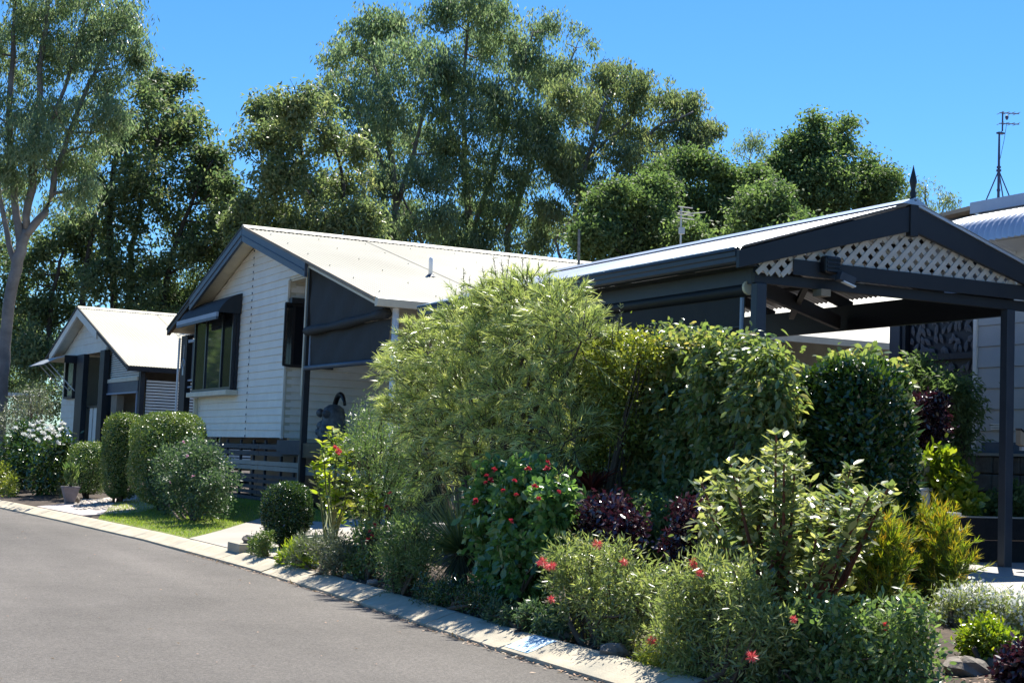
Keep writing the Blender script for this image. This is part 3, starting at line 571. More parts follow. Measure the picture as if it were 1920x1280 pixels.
MB().prism([(x, 10.33, z) for x, z in gp], (0, 6.7, 0)).build('gutter', 'charcoal_side', K); MB().box(7.186, 7.196, 10.33, 17.03, 3.326, 3.333).build('gutter_lip_shine', 'aluminium', K)  # thin pale strip paints the shine along the gutter's top lip
MB().box(7.32, 7.47, 10.34, 17, 3.19, 3.2).build('eave_soffit', 'charcoal', K)
MB().bar((7.66, 10.55, 3.035), (10.35, 12.9, 3.10), .05, .14).build('ceiling_brace', 'dark_brown', K); MB().bar((8.1, 10.55, 3.10), (9.35, 12.4, 3.05), .05, .05).build('ceiling_brace', 'dark_brown', K)
bl = MB().tube([(7.50, 10.56, 3.02), (7.50, 16.6, 3.02)], .055, 12).build('blind_roller', 'charcoal', K, smooth=True); MB().tube([(7.50, 10.53, 3.035), (7.50, 10.56, 3.035)], .062, 14).build('end_cap', 'cream_paint', bl)
MB().sheet([[(7.50+.004*math.sin(y*3), y, z) for y in np.linspace(10.6, 16.5, 26)] for z in (3.0, 2.75, 2.5, 2.0, 1.2)]).build('side_blind', 'blind_fabric', K, smooth=True)
MB().tube([(7.487, 10.62, 2.705), (7.487, 12.6, 2.715)], .008, 5).build('blind_seam', 'slat_grey', K); MB().box(7.45, 7.47, 10.57, 10.60, .75, 2.95).build('blind_guide', 'pale_blue_grey', K)
t = thing('floodlight', 'black box floodlight with a tilted lamp fixed to the carport beam', 'light', (8.15, 10.3, 3.15))
mb = MB(); mb.box(8.06, 8.23, 10.23, 10.315, 3.185, 3.335); mb.build('housing', 'black_plastic', t, bevel=.02)
for k in range(4): MB().box(8.075, 8.215, 10.222, 10.23, 3.20+k*.035, 3.215+k*.035).build('fin', 'dark_frame', t)
MB().bar((8.17, 10.20, 3.165), (8.31, 10.17, 3.115), .10, .075).build('lamp_head', 'slat_grey', t, bevel=.006); MB().bar((8.19, 10.165, 3.115), (8.30, 10.14, 3.075), .06, .012).build('lens', 'white_paint', t)
MB().box(8.10, 8.2, 10.33, 10.45, 3.0, 3.06).build('bracket', 'weathered_tan', t)
t = thing('solar_light', 'small solar light with a dark sloped top on the carport post', 'light', (10.42, 10.33, 1.85))
mb = MB(); mb.prism([(10.385, 10.30, 1.82), (10.46, 10.30, 1.80), (10.47, 10.30, 1.90), (10.385, 10.30, 1.95)], (0, .06, 0)); mb.build('case', 'weathered_tan', t); MB().bar((10.385, 10.33, 1.962), (10.475, 10.33, 1.91), .07, .012).build('panel', 'black_plastic', t); MB().box(10.41, 10.445, 10.31, 10.34, 1.765, 1.80).build('lens', 'aluminium', t)

# ================================================================== neighbouring house on the right
N = thing('house', 'grey clad house beside the carport with a curved ribbed awning and leaf cut screens', 'house', (12.3, 12.9, 1.0))
MB().box(12.32, 18, 4, 12.9, 1.1, 4.34).build('wall', 'grey_cladding', N)
for k in range(11):
    z = 1.79+k*.236; o = MB().add([(12.29, 12.86, z), (12.29, 4, z), (12.305, 4, z+.233), (12.305, 12.86, z+.233), (12.318, 12.86, z), (12.318, 4, z)], [(0, 1, 2, 3), (1, 0, 4, 5)]).build('cladding_board', 'grey_cladding', N)
MB().box(12.275, 12.33, 12.86, 12.915, 1.76, 4.34).build('corner_trim', 'white_board', N, bevel=.004); MB().box(12.27, 12.3, 4, 12.75, 1.77, 1.90).build('plinth_board', 'slate_blue', N)
for k in range(3): MB().box(12.272, 12.288, 12.42, 12.62, 2.04+k*.025, 2.055+k*.025).build('vent_slat', 'white_board', N)
MB().box(12.45, 12.5, 12.92, 14.25, 1.0, 3.42).build('screen_backing', 'dark_frame', N)
mb = MB(); mb.box(12.38, 12.44, 12.92, 14.22, 2.86, 2.93); mb.box(12.38, 12.44, 12.92, 14.22, 3.37, 3.42); mb.box(12.38, 12.44, 14.16, 14.22, 1.9, 3.42); SCN = mb.build('leaf_screen', 'charcoal', N)
lf = MB(); lf.add([(0, 0, 0), (-.004, .034, .05), (-.004, .026, .10), (0, 0, .15), (-.004, -.026, .10), (-.004, -.034, .05), (-.01, 0, .075)], [(0, 1, 6), (1, 2, 6), (2, 3, 6), (3, 4, 6), (4, 5, 6), (5, 0, 6)])
L0 = None
for k in range(84):
    top = k < 48; i = k if top else k-48
    y = 12.98+(i % 12)*.098+rng.uniform(-.02, .02); z = (2.95+(i//12)*.105 if top else 2.42+(i//12)*.135)+rng.uniform(-.02, .02); rx = rng.uniform(-1.1, 1.1)
    if L0 is None: L0 = lf.build('leaf_cutout', 'screen_grey', None); src_me = L0
    o = place(src_me, 'leaf_cutout', SCN, (12.43, y, z), (rx, 0, 0), (1, rng.uniform(.8, 1.1), rng.uniform(.7, 1.05)))
bpy.data.objects.remove(L0)
MB().box(12.36, 12.50, 14.24, 14.42, .9, 3.45).build('post', 'charcoal_side', N)
MB().box(12.3, 18, 12.92, 15.2, 3.44, 3.56).build('porch_ceiling', 'dark_frame', N); MB().box(14, 14.1, 12.92, 15.2, 1, 3.44).build('porch_wall', 'grey_cladding', N)
MB().box(12.36, 18, 4, 12.9, 4.345, 4.50).build('parapet', 'white_board', N); MB().box(12.30, 12.36, 4, 13.02, 4.505, 4.635).build('fascia', 'pale_blue_grey', N); MB().box(12.36, 18, 4, 13.0, 4.505, 4.62).build('flat_roof', 'roof_zinc', N)
MB().box(12.30, 12.34, 12.885, 12.93, 4.34, 4.5).build('corner_trim', 'white_board', N)
MB().prism([(12.30, 13.03, 4.60), (12.30, 13.95, 4.55), (12.30, 13.95, 4.52), (12.30, 13.03, 4.55)], (4, 0, 0)).build('roof_overhang', 'weathered_tan', N); MB().box(12.45, 17, 12.95, 13.9, 3.6, 4.52).build('upper_wall', 'slate_blue', N)
MB().box(12.18, 12.3, 12.88, 12.98, 4.36, 4.45).build('awning_bracket', 'white_paint', N, bevel=.01)
# ribbed awning with a curved lip
av = [(12.30, 4.46), (12.1, 4.40), (11.9, 4.335), (11.76, 4.275), (11.68, 4.21), (11.63, 4.12), (11.615, 4.02)]
ys_ = np.linspace(8, 12.95, 56*6+1); AW = None
g = []
for i, (x, z) in enumerate(av):
    t_ = np.array([av[min(i+1, 6)][0]-av[max(i-1, 0)][0], av[min(i+1, 6)][1]-av[max(i-1, 0)][1]]); nn = np.array([-t_[1], t_[0]])/np.hypot(*t_); nn = nn if nn[1] > 0 or nn[0] < 0 else -nn
    g.append([(x+nn[0]*0.019*np.cos(2*np.pi*(y-8)/.0884), y, z+nn[1]*.019*np.cos(2*np.pi*(y-8)/.0884)) for y in ys_])
o = MB().sheet(g).build('awning', 'roof_zinc', N, smooth=True); o['label'] = 'ribbed pale metal awning with a rolled edge'
for y in (12.3, 10.5): MB().bar((12.28, y, 3.98), (11.72, y, 4.12), .03, .04).build('awning_bracket', 'white_paint', N)
# roof antenna on tripod
t = thing('antenna', 'dark antenna on a tripod standing on the grey house roof', 'antenna', (13.3, 13.6, 4.5))
MB().box(13.1, 13.5, 13.3, 13.9, 4.50, 4.56).build('base', 'antenna_metal', t)
MB().tube([(13.3, 13.6, 4.5), (13.3, 13.6, 5.38), (13.3, 13.6, 5.68)], [.018, .014, .011], 8).build('mast', 'antenna_metal', t)
MB().tube([(13.3, 13.6, 5.68), (13.34, 13.59, 5.71), (13.34, 13.59, 5.95)], .010, 6).build('upper_mast', 'antenna_metal', t); MB().box(13.27, 13.36, 13.57, 13.62, 5.67, 5.69).build('clamp', 'antenna_metal', t)
for a in (R(125), R(300), R(20)): MB().tube([(13.3, 13.6, 5.22), (13.3+.27*math.cos(a), 13.6+.27*math.sin(a), 4.55)], .008, 6).build('tripod_leg', 'antenna_metal', t)
for z, l in ((5.22, .03), (5.26, .025), (4.98, .022)): MB().tube([(13.3, 13.6, z-.012), (13.3, 13.6, z+.012)], l, 8).build('collar', 'antenna_metal', t)
for z in (5.93, 5.80):
    MB().tube([(13.30, 13.60, z), (13.52, 13.50, z)], .007, 5).build('boom', 'antenna_metal', t)
    for k in range(4): c = np.array([13.31+k*.06, 13.595-k*.027, z]); MB().tube([c+np.array([.05, .11, .01]), c-np.array([.05, .11, .01])], .004, 4).build('element', 'antenna_metal', t)
MB().lathe([(.008, -.03), (.02, -.01), (.02, .02), (.006, .03)], (13.39, 13.57, 5.88), 8).build('amplifier', 'antenna_metal', t); MB().tube([(13.39, 13.57, 5.82), (13.36, 13.58, 5.6), (13.315, 13.6, 5.35)], .004, 4).build('cable', 'antenna_metal', t)
# grey antenna and pole on the cream roof
t = thing('antenna', 'pale grey comb antenna with a small box, seen against the trees above the carport roof', 'antenna', (17.4, 27, 5.2))
MB().tube([(17.42, 27, 5.2), (17.40, 27, 7.0)], .022, 7).build('mast', 'antenna_grey', t); MB().box(17.34, 17.46, 26.93, 26.99, 6.42, 6.56).build('box', 'antenna_grey', t)
for z, xa, xb in ((7.0, 17.3, 17.62), (6.9, 17.32, 17.56), (6.84, 17.30, 17.66), (6.76, 17.30, 17.66)): MB().tube([(xa, 26.97, z), (xb, 26.9, z-.012)], .012, 5).build('element', 'antenna_grey', t)
MB().tube([(17.5, 26.95, 6.86), (17.95, 26.9, 6.94)], .01, 5).build('boom', 'antenna_grey', t)
t = thing('pole', 'thin dark pole standing on the cream roof where the carport roof begins', 'pole', (13.3, 24, 4.7)); MB().tube([(13.3, 24, 4.7), (13.27, 24, 5.74)], [.03, .022], 8).build('shaft', 'statue_metal', t); MB().lathe([(.08, 0), (.05, .05), (.035, .06)], (13.3, 24, 4.78), 10).build('base', 'slate_blue', t)

# ================================================================== garden walls on the right
S = thing('retaining_wall', 'low dark sleeper wall behind the carport post', 'wall', (10.2, 11, .68))
for k, (z0, z1) in enumerate(((.69, .905), (.91, 1.12))):
    for a, b_ in ((9.55, 11.2), (11.205, 13.2)): MB().box(a+(.004 if k else 0), b_, 10.96+.006*k, 11.05, z0, z1).build('sleeper', 'sleeper', S, bevel=.005)
    MB().box(9.50+.004*k, 9.55, 11.06, 14.2, z0, z1).build('sleeper', 'sleeper', S)
MB().box(9.6, 12.9, 10.965, 11.045, 1.121, 1.135).build('painted_lit_edge', 'tan_board', S); MB().box(10.02, 10.28, 10.93, 11.1, 1.137, 1.165).build('cap_stone', 'white_paint', S)  # long tan strip paints the sunlit top edge of the sleepers
mb = MB(); gxx = np.linspace(9.56, 12.28, 14); gyy = np.linspace(11.05, 15.5, 20); mb.sheet([[(x, y, 1.08+.03*math.sin(x*5+y*3)) for x in gxx] for y in gyy]); tag(mb.build('garden_bed', 'soil', smooth=True), kind='structure')
BWL = thing('block_wall', 'rough brown stone block wall under the grey cladding', 'wall', (12.2, 12, 1.0))
z = 1.0
for r_ in range(4):
    hgt = [.16, .19, .20, .19][r_]; y = 6.0+(r_ % 2)*.2
    while y < 14.8:
        l = rng.uniform(.36, .46); dx = rng.uniform(-.015, .015)
        MB().box(12.13+dx, 12.265, y+.006, y+l-.006, z+.005, z+hgt-.005).build('stone_block', 'stone_block', BWL, bevel=.015); y += l
    z += hgt
MB().box(12.18, 12.27, 6, 14.8, 1.0, 1.74).build('mortar', 'soil', BWL)
MB().box(12.10, 12.28, 11.3, 14.8, 1.745, 1.775).build('painted_lit_edge', 'tan_board', BWL)  # pale strip along the wall top, its sunlit edge put into colour

# far shelter with a white flat roof
p = atd(20, 742, 50); t = thing('shelter', 'white flat roofed shelter beyond the shrubs where the street bends', 'shelter', (p[0], p[1], .4))
MB().prism([(p[0]-2.2, p[1]-1.0, p[2]-.09), (p[0]+.8, p[1]-1.0, p[2]+.02), (p[0]+.8, p[1]-1.0, p[2]+.07), (p[0]-2.2, p[1]-1.0, p[2]+.12)], (0, 3, 0)).build('roof', 'white_fabric', t)
for dx, dy in ((-2.0, -.8), (.5, -.8), (-2, 1.7), (.5, 1.7)): MB().tube([(p[0]+dx, p[1]+dy, .3), (p[0]+dx, p[1]+dy, p[2]-.02)], .04, 8).build('post', 'white_paint', t)
MB().box(p[0]-2.1, p[0]-.45, p[1]+1.5, p[1]+1.6, .9, 1.5).build('panel', 'white_fabric', t); MB().box(p[0]-2.1, p[0]-.45, p[1]+1.5, p[1]+1.6, 1.7, 2.3).build('panel', 'white_fabric', t)

# pot, ball stone, block with a rock, border stones
c = ground_hit(130, 946); pz = c[2]
t = thing('plant_pot', 'square tapered grey pot by the path', 'pot', (c[0], c[1], pz))
mb = MB(); v = []
S_ = .64
for r_, z in ((.12, 0), (.125, .02), (.21, .36), (.225, .38), (.225, .42), (.19, .42), (.18, .36)): v += [(c[0]+sx*r_*S_, c[1]+sy*r_*S_, pz+.05+z*S_) for sx, sy in ((-1, -1), (1, -1), (1, 1), (-1, 1))]
mb.add(v, [(i*4+k, i*4+(k+1) % 4, i*4+4+(k+1) % 4, i*4+4+k) for i in range(6) for k in range(4)]+[(3, 2, 1, 0), (24, 25, 26, 27)]); mb.build('pot_body', 'pot_clay', t, bevel=.008)
MB().box(c[0]-.075, c[0]+.075, c[1]-.075, c[1]+.075, pz-.01, pz+.05).build('foot', 'pot_clay', t)
POT = (c, pz)
def stone(name, label, cat, p, r, m, group=None, sq=.7, seed=0):
    g_ = np.random.default_rng(seed); mb = MB(); n = 10; vs = []; fs = []
    for i in range(1, 7):
        th = math.pi*i/7
        for k in range(n): rr = r*(1+g_.uniform(-.18, .18)); vs.append((p[0]+rr*math.sin(th)*math.cos(2*math.pi*k/n), p[1]+rr*math.sin(th)*math.sin(2*math.pi*k/n), p[2]+rr*sq*math.cos(th)))
    for i in range(5): fs += [(i*n+k, (i+1)*n+k, (i+1)*n+(k+1) % n, i*n+(k+1) % n) for k in range(n)]
    fs += [tuple(range(n)), tuple(range(5*n, 6*n))[::-1]]; mb.add(vs, fs); o = mb.build(name, m, None, smooth=(sq > .9)); tag(o, label, cat, group); return o
q = ground_hit(141, 945); q[2] += .07; stone('stone_ball', 'round grey stone ball at the foot of the tapered pot', 'ornament', q, .085, 'rock', sq=1.0, seed=3)
t = thing('concrete_block', 'low grey concrete block at the kerb end of the driveway', 'block', (6.15, 18.75, .2)); 
q = ground_hit(458, 1034); hz0 = float(hz(q[0], q[1])); mb = MB(); mb.box(q[0]-.14, q[0]+.08, q[1]-.26, q[1]+.18, hz0-.05, hz0+.10); t.location = (q[0], q[1], hz0); mb.build('block', 'concrete', t, bevel=.012)
stone('rock', 'grey rock sitting on the low concrete block', 'rock', (q[0]+.02, q[1]-.12, hz0+.13), .085, 'rock', sq=.7, seed=9)
bi = 0
for px, py, r_, lb in ((655, 1085, .07, 'small border rock at the kerb before the rose shrub'), (700, 1098, .08, 'border rock at the foot of the rounded bush left of the grass tree'), (1030, 1190, .07, 'smaller border rock beside the blue painted kerb'), (1052, 1196, .08, 'larger border rock just past the blue painted kerb'), (1150, 1228, .11, 'weathered border rock below the red spider flowers'), (1812, 1262, .16, 'flat grey rock at the foot of the bright green ball bush'), (1868, 1256, .10, 'small rock between the flat grey rock and the burgundy plant')):
    q = ground_hit(px, py); q[2] += .02; r_ *= .8 ; stone('rock', lb, 'rock', q, r_, 'rock', 'rocks edging the garden bed', .6, 20+bi); bi += 1
# fallen leaves along the gutter
leaf_mat('dry_leaf', [(.30, .16, .09), (.42, .26, .15), (.20, .10, .06), (.36, .30, .20)], .7, .15)
n_ = 900; yy = rng.uniform(5, 17, n_); xx = kx(yy)-np.abs(rng.normal(0, .035, n_))+.005; n2 = 110; yy = np.append(yy, rng.uniform(3, 21, n2)); xx = np.append(xx, kx(yy[n_:])-rng.uniform(.1, 3.5, n2)); n3 = 3000; y3 = rng.uniform(5, 15, n3); x3 = kx(y3)+.29+rng.uniform(0, 1.4, n3)**1.0; yy = np.append(yy, y3); xx = np.append(xx, x3)
zz = np.where(xx < kx(yy)+.01, RZ0+.008, hz(xx, yy)+.012); nl = len(xx); D = rdir(rng, nl)*np.array([1, 1, .15]); o = leaves('leaf_litter', np.stack([xx, yy, zz], 1), D, rdir(rng, nl)*.3+np.array([0, 0, 1.]), rng.uniform(.018, .05, nl), rng.uniform(.008, .016, nl), rng.random(nl), 'dry_leaf', None); tag(o, kind='stuff')
nl = 260; pq = np.array([gh(rng.uniform(140, 215), rng.uniform(938, 958)) for _ in range(nl)]); xx = pq[:, 0]; yy = pq[:, 1]; v = None
q0_ = stone('pebble', None, None, (0, 0, 0), .028, 'pebble_stone', sq=.7, seed=5); bmv = np.array([v.co[:] for v in q0_.data.vertices]); bf = [tuple(p.vertices) for p in q0_.data.polygons]; bpy.data.objects.remove(q0_)
mb = MB()
for i in range(nl): mb.add(bmv*rng.uniform(.5, 1.3)+np.array([xx[i], yy[i], float(hz(xx[i], yy[i]))+.02]), bf)
tag(mb.build('pebbles', 'pebble_stone', smooth=True), kind='stuff')
# ================================================================== trees
leaf_mat('gum_leaf', [(0.097, 0.152, 0.086), (0.160, 0.220, 0.123), (0.244, 0.296, 0.164), (0.368, 0.379, 0.232)], .46, .54, (1.3, 1.4, .65), spec=.3)
leaf_mat('gum_leaf_dark', [(0.062, 0.110, 0.061), (0.103, 0.153, 0.078), (0.166, 0.212, 0.099), (0.284, 0.274, 0.129)], .62, .54, (1.35, 1.4, .6), spec=.3)
leaf_mat('gum_leaf_olive', [(0.094, 0.136, 0.075), (0.151, 0.197, 0.099), (0.227, 0.265, 0.133), (0.333, 0.322, 0.163)], .46, .54, (1.3, 1.35, .55), spec=.3)
leaf_mat('fig_leaf', [(0.076, 0.118, 0.051), (0.117, 0.168, 0.067), (0.175, 0.228, 0.089), (0.259, 0.306, 0.116)], .66, .46, (1.3, 1.45, .55), spec=.1)
def tree(name, label, base, depth_, stems, clumps, m, bark, tufts=260, per=22, seed=0, L=.20, W=.06, tr=.16, down=.9, group='trees behind the houses', twig=True, spread=.5, out=.35, up=.2, trunk_r=.3, stem_r=None, shape='diamond', gap=-.02, hang=.20):
    g = np.random.default_rng(seed)
    cen, rad = px_clumps(clumps, depth_, spread, g, by='d')
    b = atd(base, 780, depth_); b[2] = .4
    root = thing(name, label, 'tree', b, 0, group)
    sc_ = depth_/F_PX
    tr_mb = MB(); nodes = []
    for st in stems:                                   # each stem: list of (px, py, radius px)
        P = [atd(x, y, depth_+(d[0] if d else 0)) for x, y, r_, *d in st]; rr = [max(.012, r_*sc_*.78) for x, y, r_, *d in st]
        if st is stems[0]: P = [np.array([P[0][0], P[0][1], .3])]+P; rr = [rr[0]*1.15]+rr
        Q = []; q = []
        for i in range(len(P)-1):
            for t in np.linspace(0, 1, 5)[:-1]: Q.append(P[i]+(P[i+1]-P[i])*t+g.normal(size=3)*.03*(t > 0)); q.append(rr[i]+(rr[i+1]-rr[i])*t)
        Q.append(P[-1]); q.append(rr[-1]); tr_mb.tube(Q, q, 9); nodes += list(zip(Q, q))
    NP = np.array([n_[0] for n_ in nodes]); NR = np.array([n_[1] for n_ in nodes])
    for c, r_ in zip(cen, rad):                        # limbs out to every clump
        dd = np.linalg.norm(NP-c, axis=1)+np.maximum(0, NP[:, 2]-c[2]+.4)*2.5; i = int(np.argmin(dd)); p0 = NP[i]
        if np.linalg.norm(p0-c) > 7: continue
        mid = (p0+c)/2+np.array([0, 0, -.12*np.linalg.norm(c-p0)])+g.normal(size=3)*.1; r0 = min(NR[i]*.6, .035+.02*np.linalg.norm(c-p0))
        tr_mb.tube([p0, p0*.6+mid*.4, mid, mid*.4+c*.6, c], [r0, r0*.85, r0*.65, r0*.45, r0*.25], 6, cap=False)
        for k in range(5):
            e = c+rdir(g, 1)[0]*r_*.85; e[2] += .25*r_; m2 = (c+e)/2+g.normal(size=3)*.06; tr_mb.tube([c*.7+mid*.3 if k % 2 else c, m2, e], [r0*.3, r0*.2, .008], 4, cap=False)
    tr_mb.build('trunk', bark, root, smooth=True)
    # tufts scattered through every clump, thinned where a slow random field is low, so that ragged gaps open
    vol = rad**1.6; nt_ = tufts*len(cen); ids = g.choice(len(cen), nt_, p=vol/vol.sum()); T = cen[ids]+g.normal(size=(nt_, 3))*rad[ids][:, None]*np.array([.55, .55, .48])
    d0 = np.linalg.norm(T-cen[ids], axis=1)/rad[ids]; T = T[d0 < 1.35]
    K = rdir(g, 14)*g.uniform(1.5, 6.5, 14)[:, None]/(sc_*16)**.35; ph = g.uniform(0, 6.28, 14); fld = np.cos(T @ K.T+ph).sum(1)/2.65
    T = T[fld+g.normal(size=len(T))*.25 > gap]; tt = np.clip(.5+.25*g.normal(size=len(T)), 0, 1); nT = len(T)
    nn_ = nT*per; P_l = np.repeat(T, per, 0)+g.normal(size=(nn_, 3))*tr*np.array([1, 1, .55]); P_l[:, 2] -= np.abs(g.normal(size=nn_))*hang
    D = rdir(g, nn_)*.8+np.array([0, 0, -down]); N = rdir(g, nn_)+np.array([0, 0, up])
    leaves('crown', P_l, D, N, L*g.uniform(.6, 1.25, nn_), W, np.clip(np.repeat(tt, per)*.75+g.random(nn_)*.35-.05, 0, 1), m, root, shape)
    return root
tree('gum_tree', 'tall pale trunked gum with several leaning stems at the end of the street', 8, 48,
     [[(4, 740, 14), (12, 620, 14), (22, 540, 14), (40, 470, 14), (50, 430, 12)], [(50, 430, 9), (62, 330, 10), (72, 200, 8), (85, 60, 6), (95, -60, 4)], [(48, 440, 11), (84, 400, 9), (130, 250, 6), (165, 160, 5), (215, 60, 3)], [(40, 470, 11), (28, 380, 9), (18, 240, 8), (25, 60, 5), (30, -60, 3)], [(62, 330, 6), (100, 220, 5), (140, 110, 4), (170, 0, 3)], [(30, 500, 8), (10, 420, 6), (-10, 300, 5)]],
     [(60, 20, 60), (150, 10, 62), (225, 20, 48), (262, 35, 25), (30, 110, 62), (115, 95, 60), (190, 100, 58), (250, 80, 34), (215, 150, 40), (262, 100, 18), (50, 200, 50), (130, 190, 55), (195, 200, 45), (80, 290, 45), (20, 310, 45), (145, 290, 40), (225, 215, 28), (100, -60, 80), (210, -50, 55), (0, -60, 70), (-40, 60, 70), (-30, 200, 60), (20, 400, 34), (110, 370, 36), (60, 250, 46), (100, 200, 46), (170, 250, 46), (0, 260, 46), (90, 60, 60), (190, 60, 50), (20, 330, 46), (160, 340, 36)],
     'gum_leaf', 'bark_pale', tufts=260, per=14, seed=1, L=.19, W=.045, tr=.12, down=1.1, spread=1.0)
tree('dark_gum_tree', 'broad dark leaved tree filling the gap behind the second house', 225, 56,
     [[(215, 640, 10), (212, 520, 9), (205, 420, 8), (215, 300, 5), (250, 200, 3)], [(240, 600, 9), (245, 470, 7), (275, 330, 5), (320, 200, 3)], [(150, 660, 9), (160, 520, 7), (180, 400, 4)], [(300, 610, 8), (320, 480, 6), (370, 350, 4), (400, 300, 2)], [(90, 660, 7), (95, 560, 6), (120, 470, 3)]],
     [(338, 150, 24), (290, 155, 28), (320, 190, 40), (265, 185, 38), (360, 240, 38), (300, 245, 55), (225, 250, 50), (392, 285, 26), (340, 320, 52), (260, 330, 55), (395, 345, 38), (430, 368, 28), (180, 350, 50), (410, 400, 36), (330, 410, 50), (235, 425, 52), (150, 420, 45), (372, 470, 42), (290, 500, 50), (195, 510, 50), (120, 500, 45), (75, 570, 48), (45, 500, 40), (330, 555, 36), (60, 650, 55), (140, 590, 42), (25, 600, 36), (448, 385, 34), (425, 340, 30), (445, 425, 40), (470, 460, 44), (430, 465, 40), (400, 300, 26), (20, 480, 50), (75, 465, 42), (0, 560, 45), (110, 650, 45), (170, 450, 40), (260, 560, 40)],
     'gum_leaf_dark', 'bark_dark', tufts=260, per=14, seed=2, L=.21, W=.085, tr=.16, down=.5, spread=1.4)
tree('olive_tree', 'olive green tree rising behind the roof peak of the white house', 600, 52,
     [[(590, 560, 9), (585, 420, 8), (570, 330, 6), (560, 230, 3)], [(640, 560, 8), (650, 420, 6), (640, 320, 4), (620, 240, 2)], [(520, 560, 7), (525, 430, 5), (510, 330, 3)]],
     [(502, 200, 34), (560, 190, 40), (604, 185, 26), (488, 250, 34), (545, 250, 52), (605, 260, 42), (448, 268, 13), (492, 320, 26), (525, 335, 50), (592, 340, 50), (650, 335, 45), (500, 395, 30), (560, 420, 44), (620, 420, 50), (680, 400, 42), (520, 460, 45), (600, 480, 50), (680, 470, 45), (450, 410, 26), (470, 450, 36), (468, 380, 26), (480, 410, 30), (540, 400, 25), (660, 270, 30)],
     'gum_leaf_olive', 'bark_dark', tufts=260, per=14, seed=3, L=.21, W=.075, tr=.16, down=.6, spread=1.2)
tree('gum_tree', 'rounded grey green gum left of the tallest crown', 750, 60,
     [[(752, 560, 11), (745, 450, 11), (738, 340, 9), (730, 240, 6), (700, 120, 3)], [(742, 390, 7), (775, 290, 5), (800, 180, 3)], [(738, 340, 5), (680, 240, 4), (650, 150, 2)], [(800, 470, 5), (770, 400, 3), (740, 350, 2)]],
     [(690, 45, 38), (742, 42, 42), (640, 105, 38), (695, 110, 52), (765, 105, 55), (825, 115, 42), (622, 150, 22), (655, 175, 48), (730, 185, 58), (800, 190, 52), (700, 245, 45), (770, 255, 55), (830, 265, 42), (725, 315, 34), (795, 325, 42), (760, 390, 38), (830, 400, 34), (720, 420, 40), (660, 70, 24), (690, 400, 40), (700, 340, 36), (780, 430, 40), (650, 260, 34), (740, 440, 40)],
     'gum_leaf', 'bark_pale', tufts=260, per=14, seed=4, L=.22, W=.062, tr=.14, down=1.2, spread=1.3)
tree('gum_tree', 'tallest gum whose top leaves the picture, with a drooping tuft on its sunny side', 890, 62,
     [[(890, 560, 11), (884, 450, 10), (872, 330, 8), (868, 180, 5), (880, 20, 3)], [(884, 440, 7), (930, 300, 5), (965, 170, 4), (1000, 60, 2)], [(955, 540, 8), (950, 440, 7), (990, 320, 5), (1030, 200, 3), (1080, 90, 2)], [(872, 330, 5), (840, 220, 4), (830, 80, 2)], [(820, 540, 5), (850, 440, 4), (880, 380, 3)]],
     [(830, 15, 40), (880, 5, 45), (930, 15, 42), (962, 60, 34), (1012, 45, 32), (1045, 42, 24), (1062, 68, 24), (1098, 58, 18), (1106, 80, 11), (905, 85, 50), (985, 105, 46), (850, 145, 46), (930, 165, 55), (1010, 145, 48), (1052, 125, 30), (870, 225, 52), (950, 235, 58), (1022, 218, 46), (900, 305, 46), (970, 325, 46), (1040, 295, 36), (880, 385, 40), (950, 405, 46), (1010, 395, 36), (930, 455, 30), (885, -50, 45), (935, -45, 38), (835, -40, 34), (860, 460, 36), (985, 455, 36), (840, 330, 45), (830, 420, 40), (920, 380, 50), (1020, 440, 32), (1000, 270, 50), (900, 440, 40)],
     'gum_leaf', 'bark_pale', tufts=260, per=14, seed=5, L=.22, W=.062, tr=.14, down=1.2, spread=1.3)
tree('gum_tree', 'wide olive gum leaning out over the dense green trees', 1090, 61,
     [[(1092, 560, 10), (1086, 470, 9), (1078, 400, 7), (1100, 300, 5), (1140, 180, 3)], [(1080, 420, 6), (1160, 320, 5), (1230, 240, 4), (1300, 210, 2)], [(1060, 500, 4), (1040, 450, 3), (1100, 380, 2)], [(1100, 300, 4), (1180, 230, 3), (1210, 150, 2)], [(1150, 540, 6), (1170, 420, 5), (1190, 320, 3)]],
     [(1112, 140, 40), (1152, 145, 36), (1072, 178, 42), (1200, 160, 42), (1250, 180, 38), (1298, 195, 28), (1325, 225, 24), (1130, 215, 52), (1200, 228, 52), (1268, 245, 44), (1100, 285, 46), (1170, 300, 52), (1238, 298, 42), (1300, 262, 30), (1080, 350, 36), (1150, 365, 38), (1062, 415, 26), (1340, 232, 14), (1220, 350, 36), (1120, 420, 40), (1060, 300, 40), (1040, 380, 34), (1180, 400, 36), (1270, 300, 34)],
     'gum_leaf_olive', 'bark_pale', tufts=260, per=14, seed=6, L=.22, W=.062, tr=.14, down=1.1, spread=1.3)
tree('wispy_gum', 'thin wispy gum showing pale between the dense green crowns', 1410, 75, [[(1410, 560, 5), (1408, 420, 4), (1405, 300, 2)], [(1408, 380, 3), (1440, 290, 1)]], [(1412, 262, 24), (1382, 290, 22), (1438, 282, 22), (1400, 325, 26), (1362, 300, 12)], 'gum_leaf', 'bark_pale', tufts=70, per=12, seed=7, L=.20, W=.05, tr=.16, down=1.1)
tree('wispy_gum', 'thin wispy gum just beyond the carport finial', 1735, 75, [[(1745, 560, 5), (1742, 440, 3), (1735, 350, 2)], [(1742, 440, 3), (1775, 380, 1)]], [(1735, 352, 24), (1775, 372, 18), (1702, 365, 18), (1740, 392, 26), (1700, 400, 18), (1782, 392, 15)], 'gum_leaf_olive', 'bark_pale', tufts=70, per=12, seed=8, L=.20, W=.05, tr=.16, down=1.0)
dense = dict(bark='bark_dark', per=18, L=.14, W=.07, tr=.19, gap=-.16, hang=.10, down=.35, out=.7, up=.6, spread=.9)
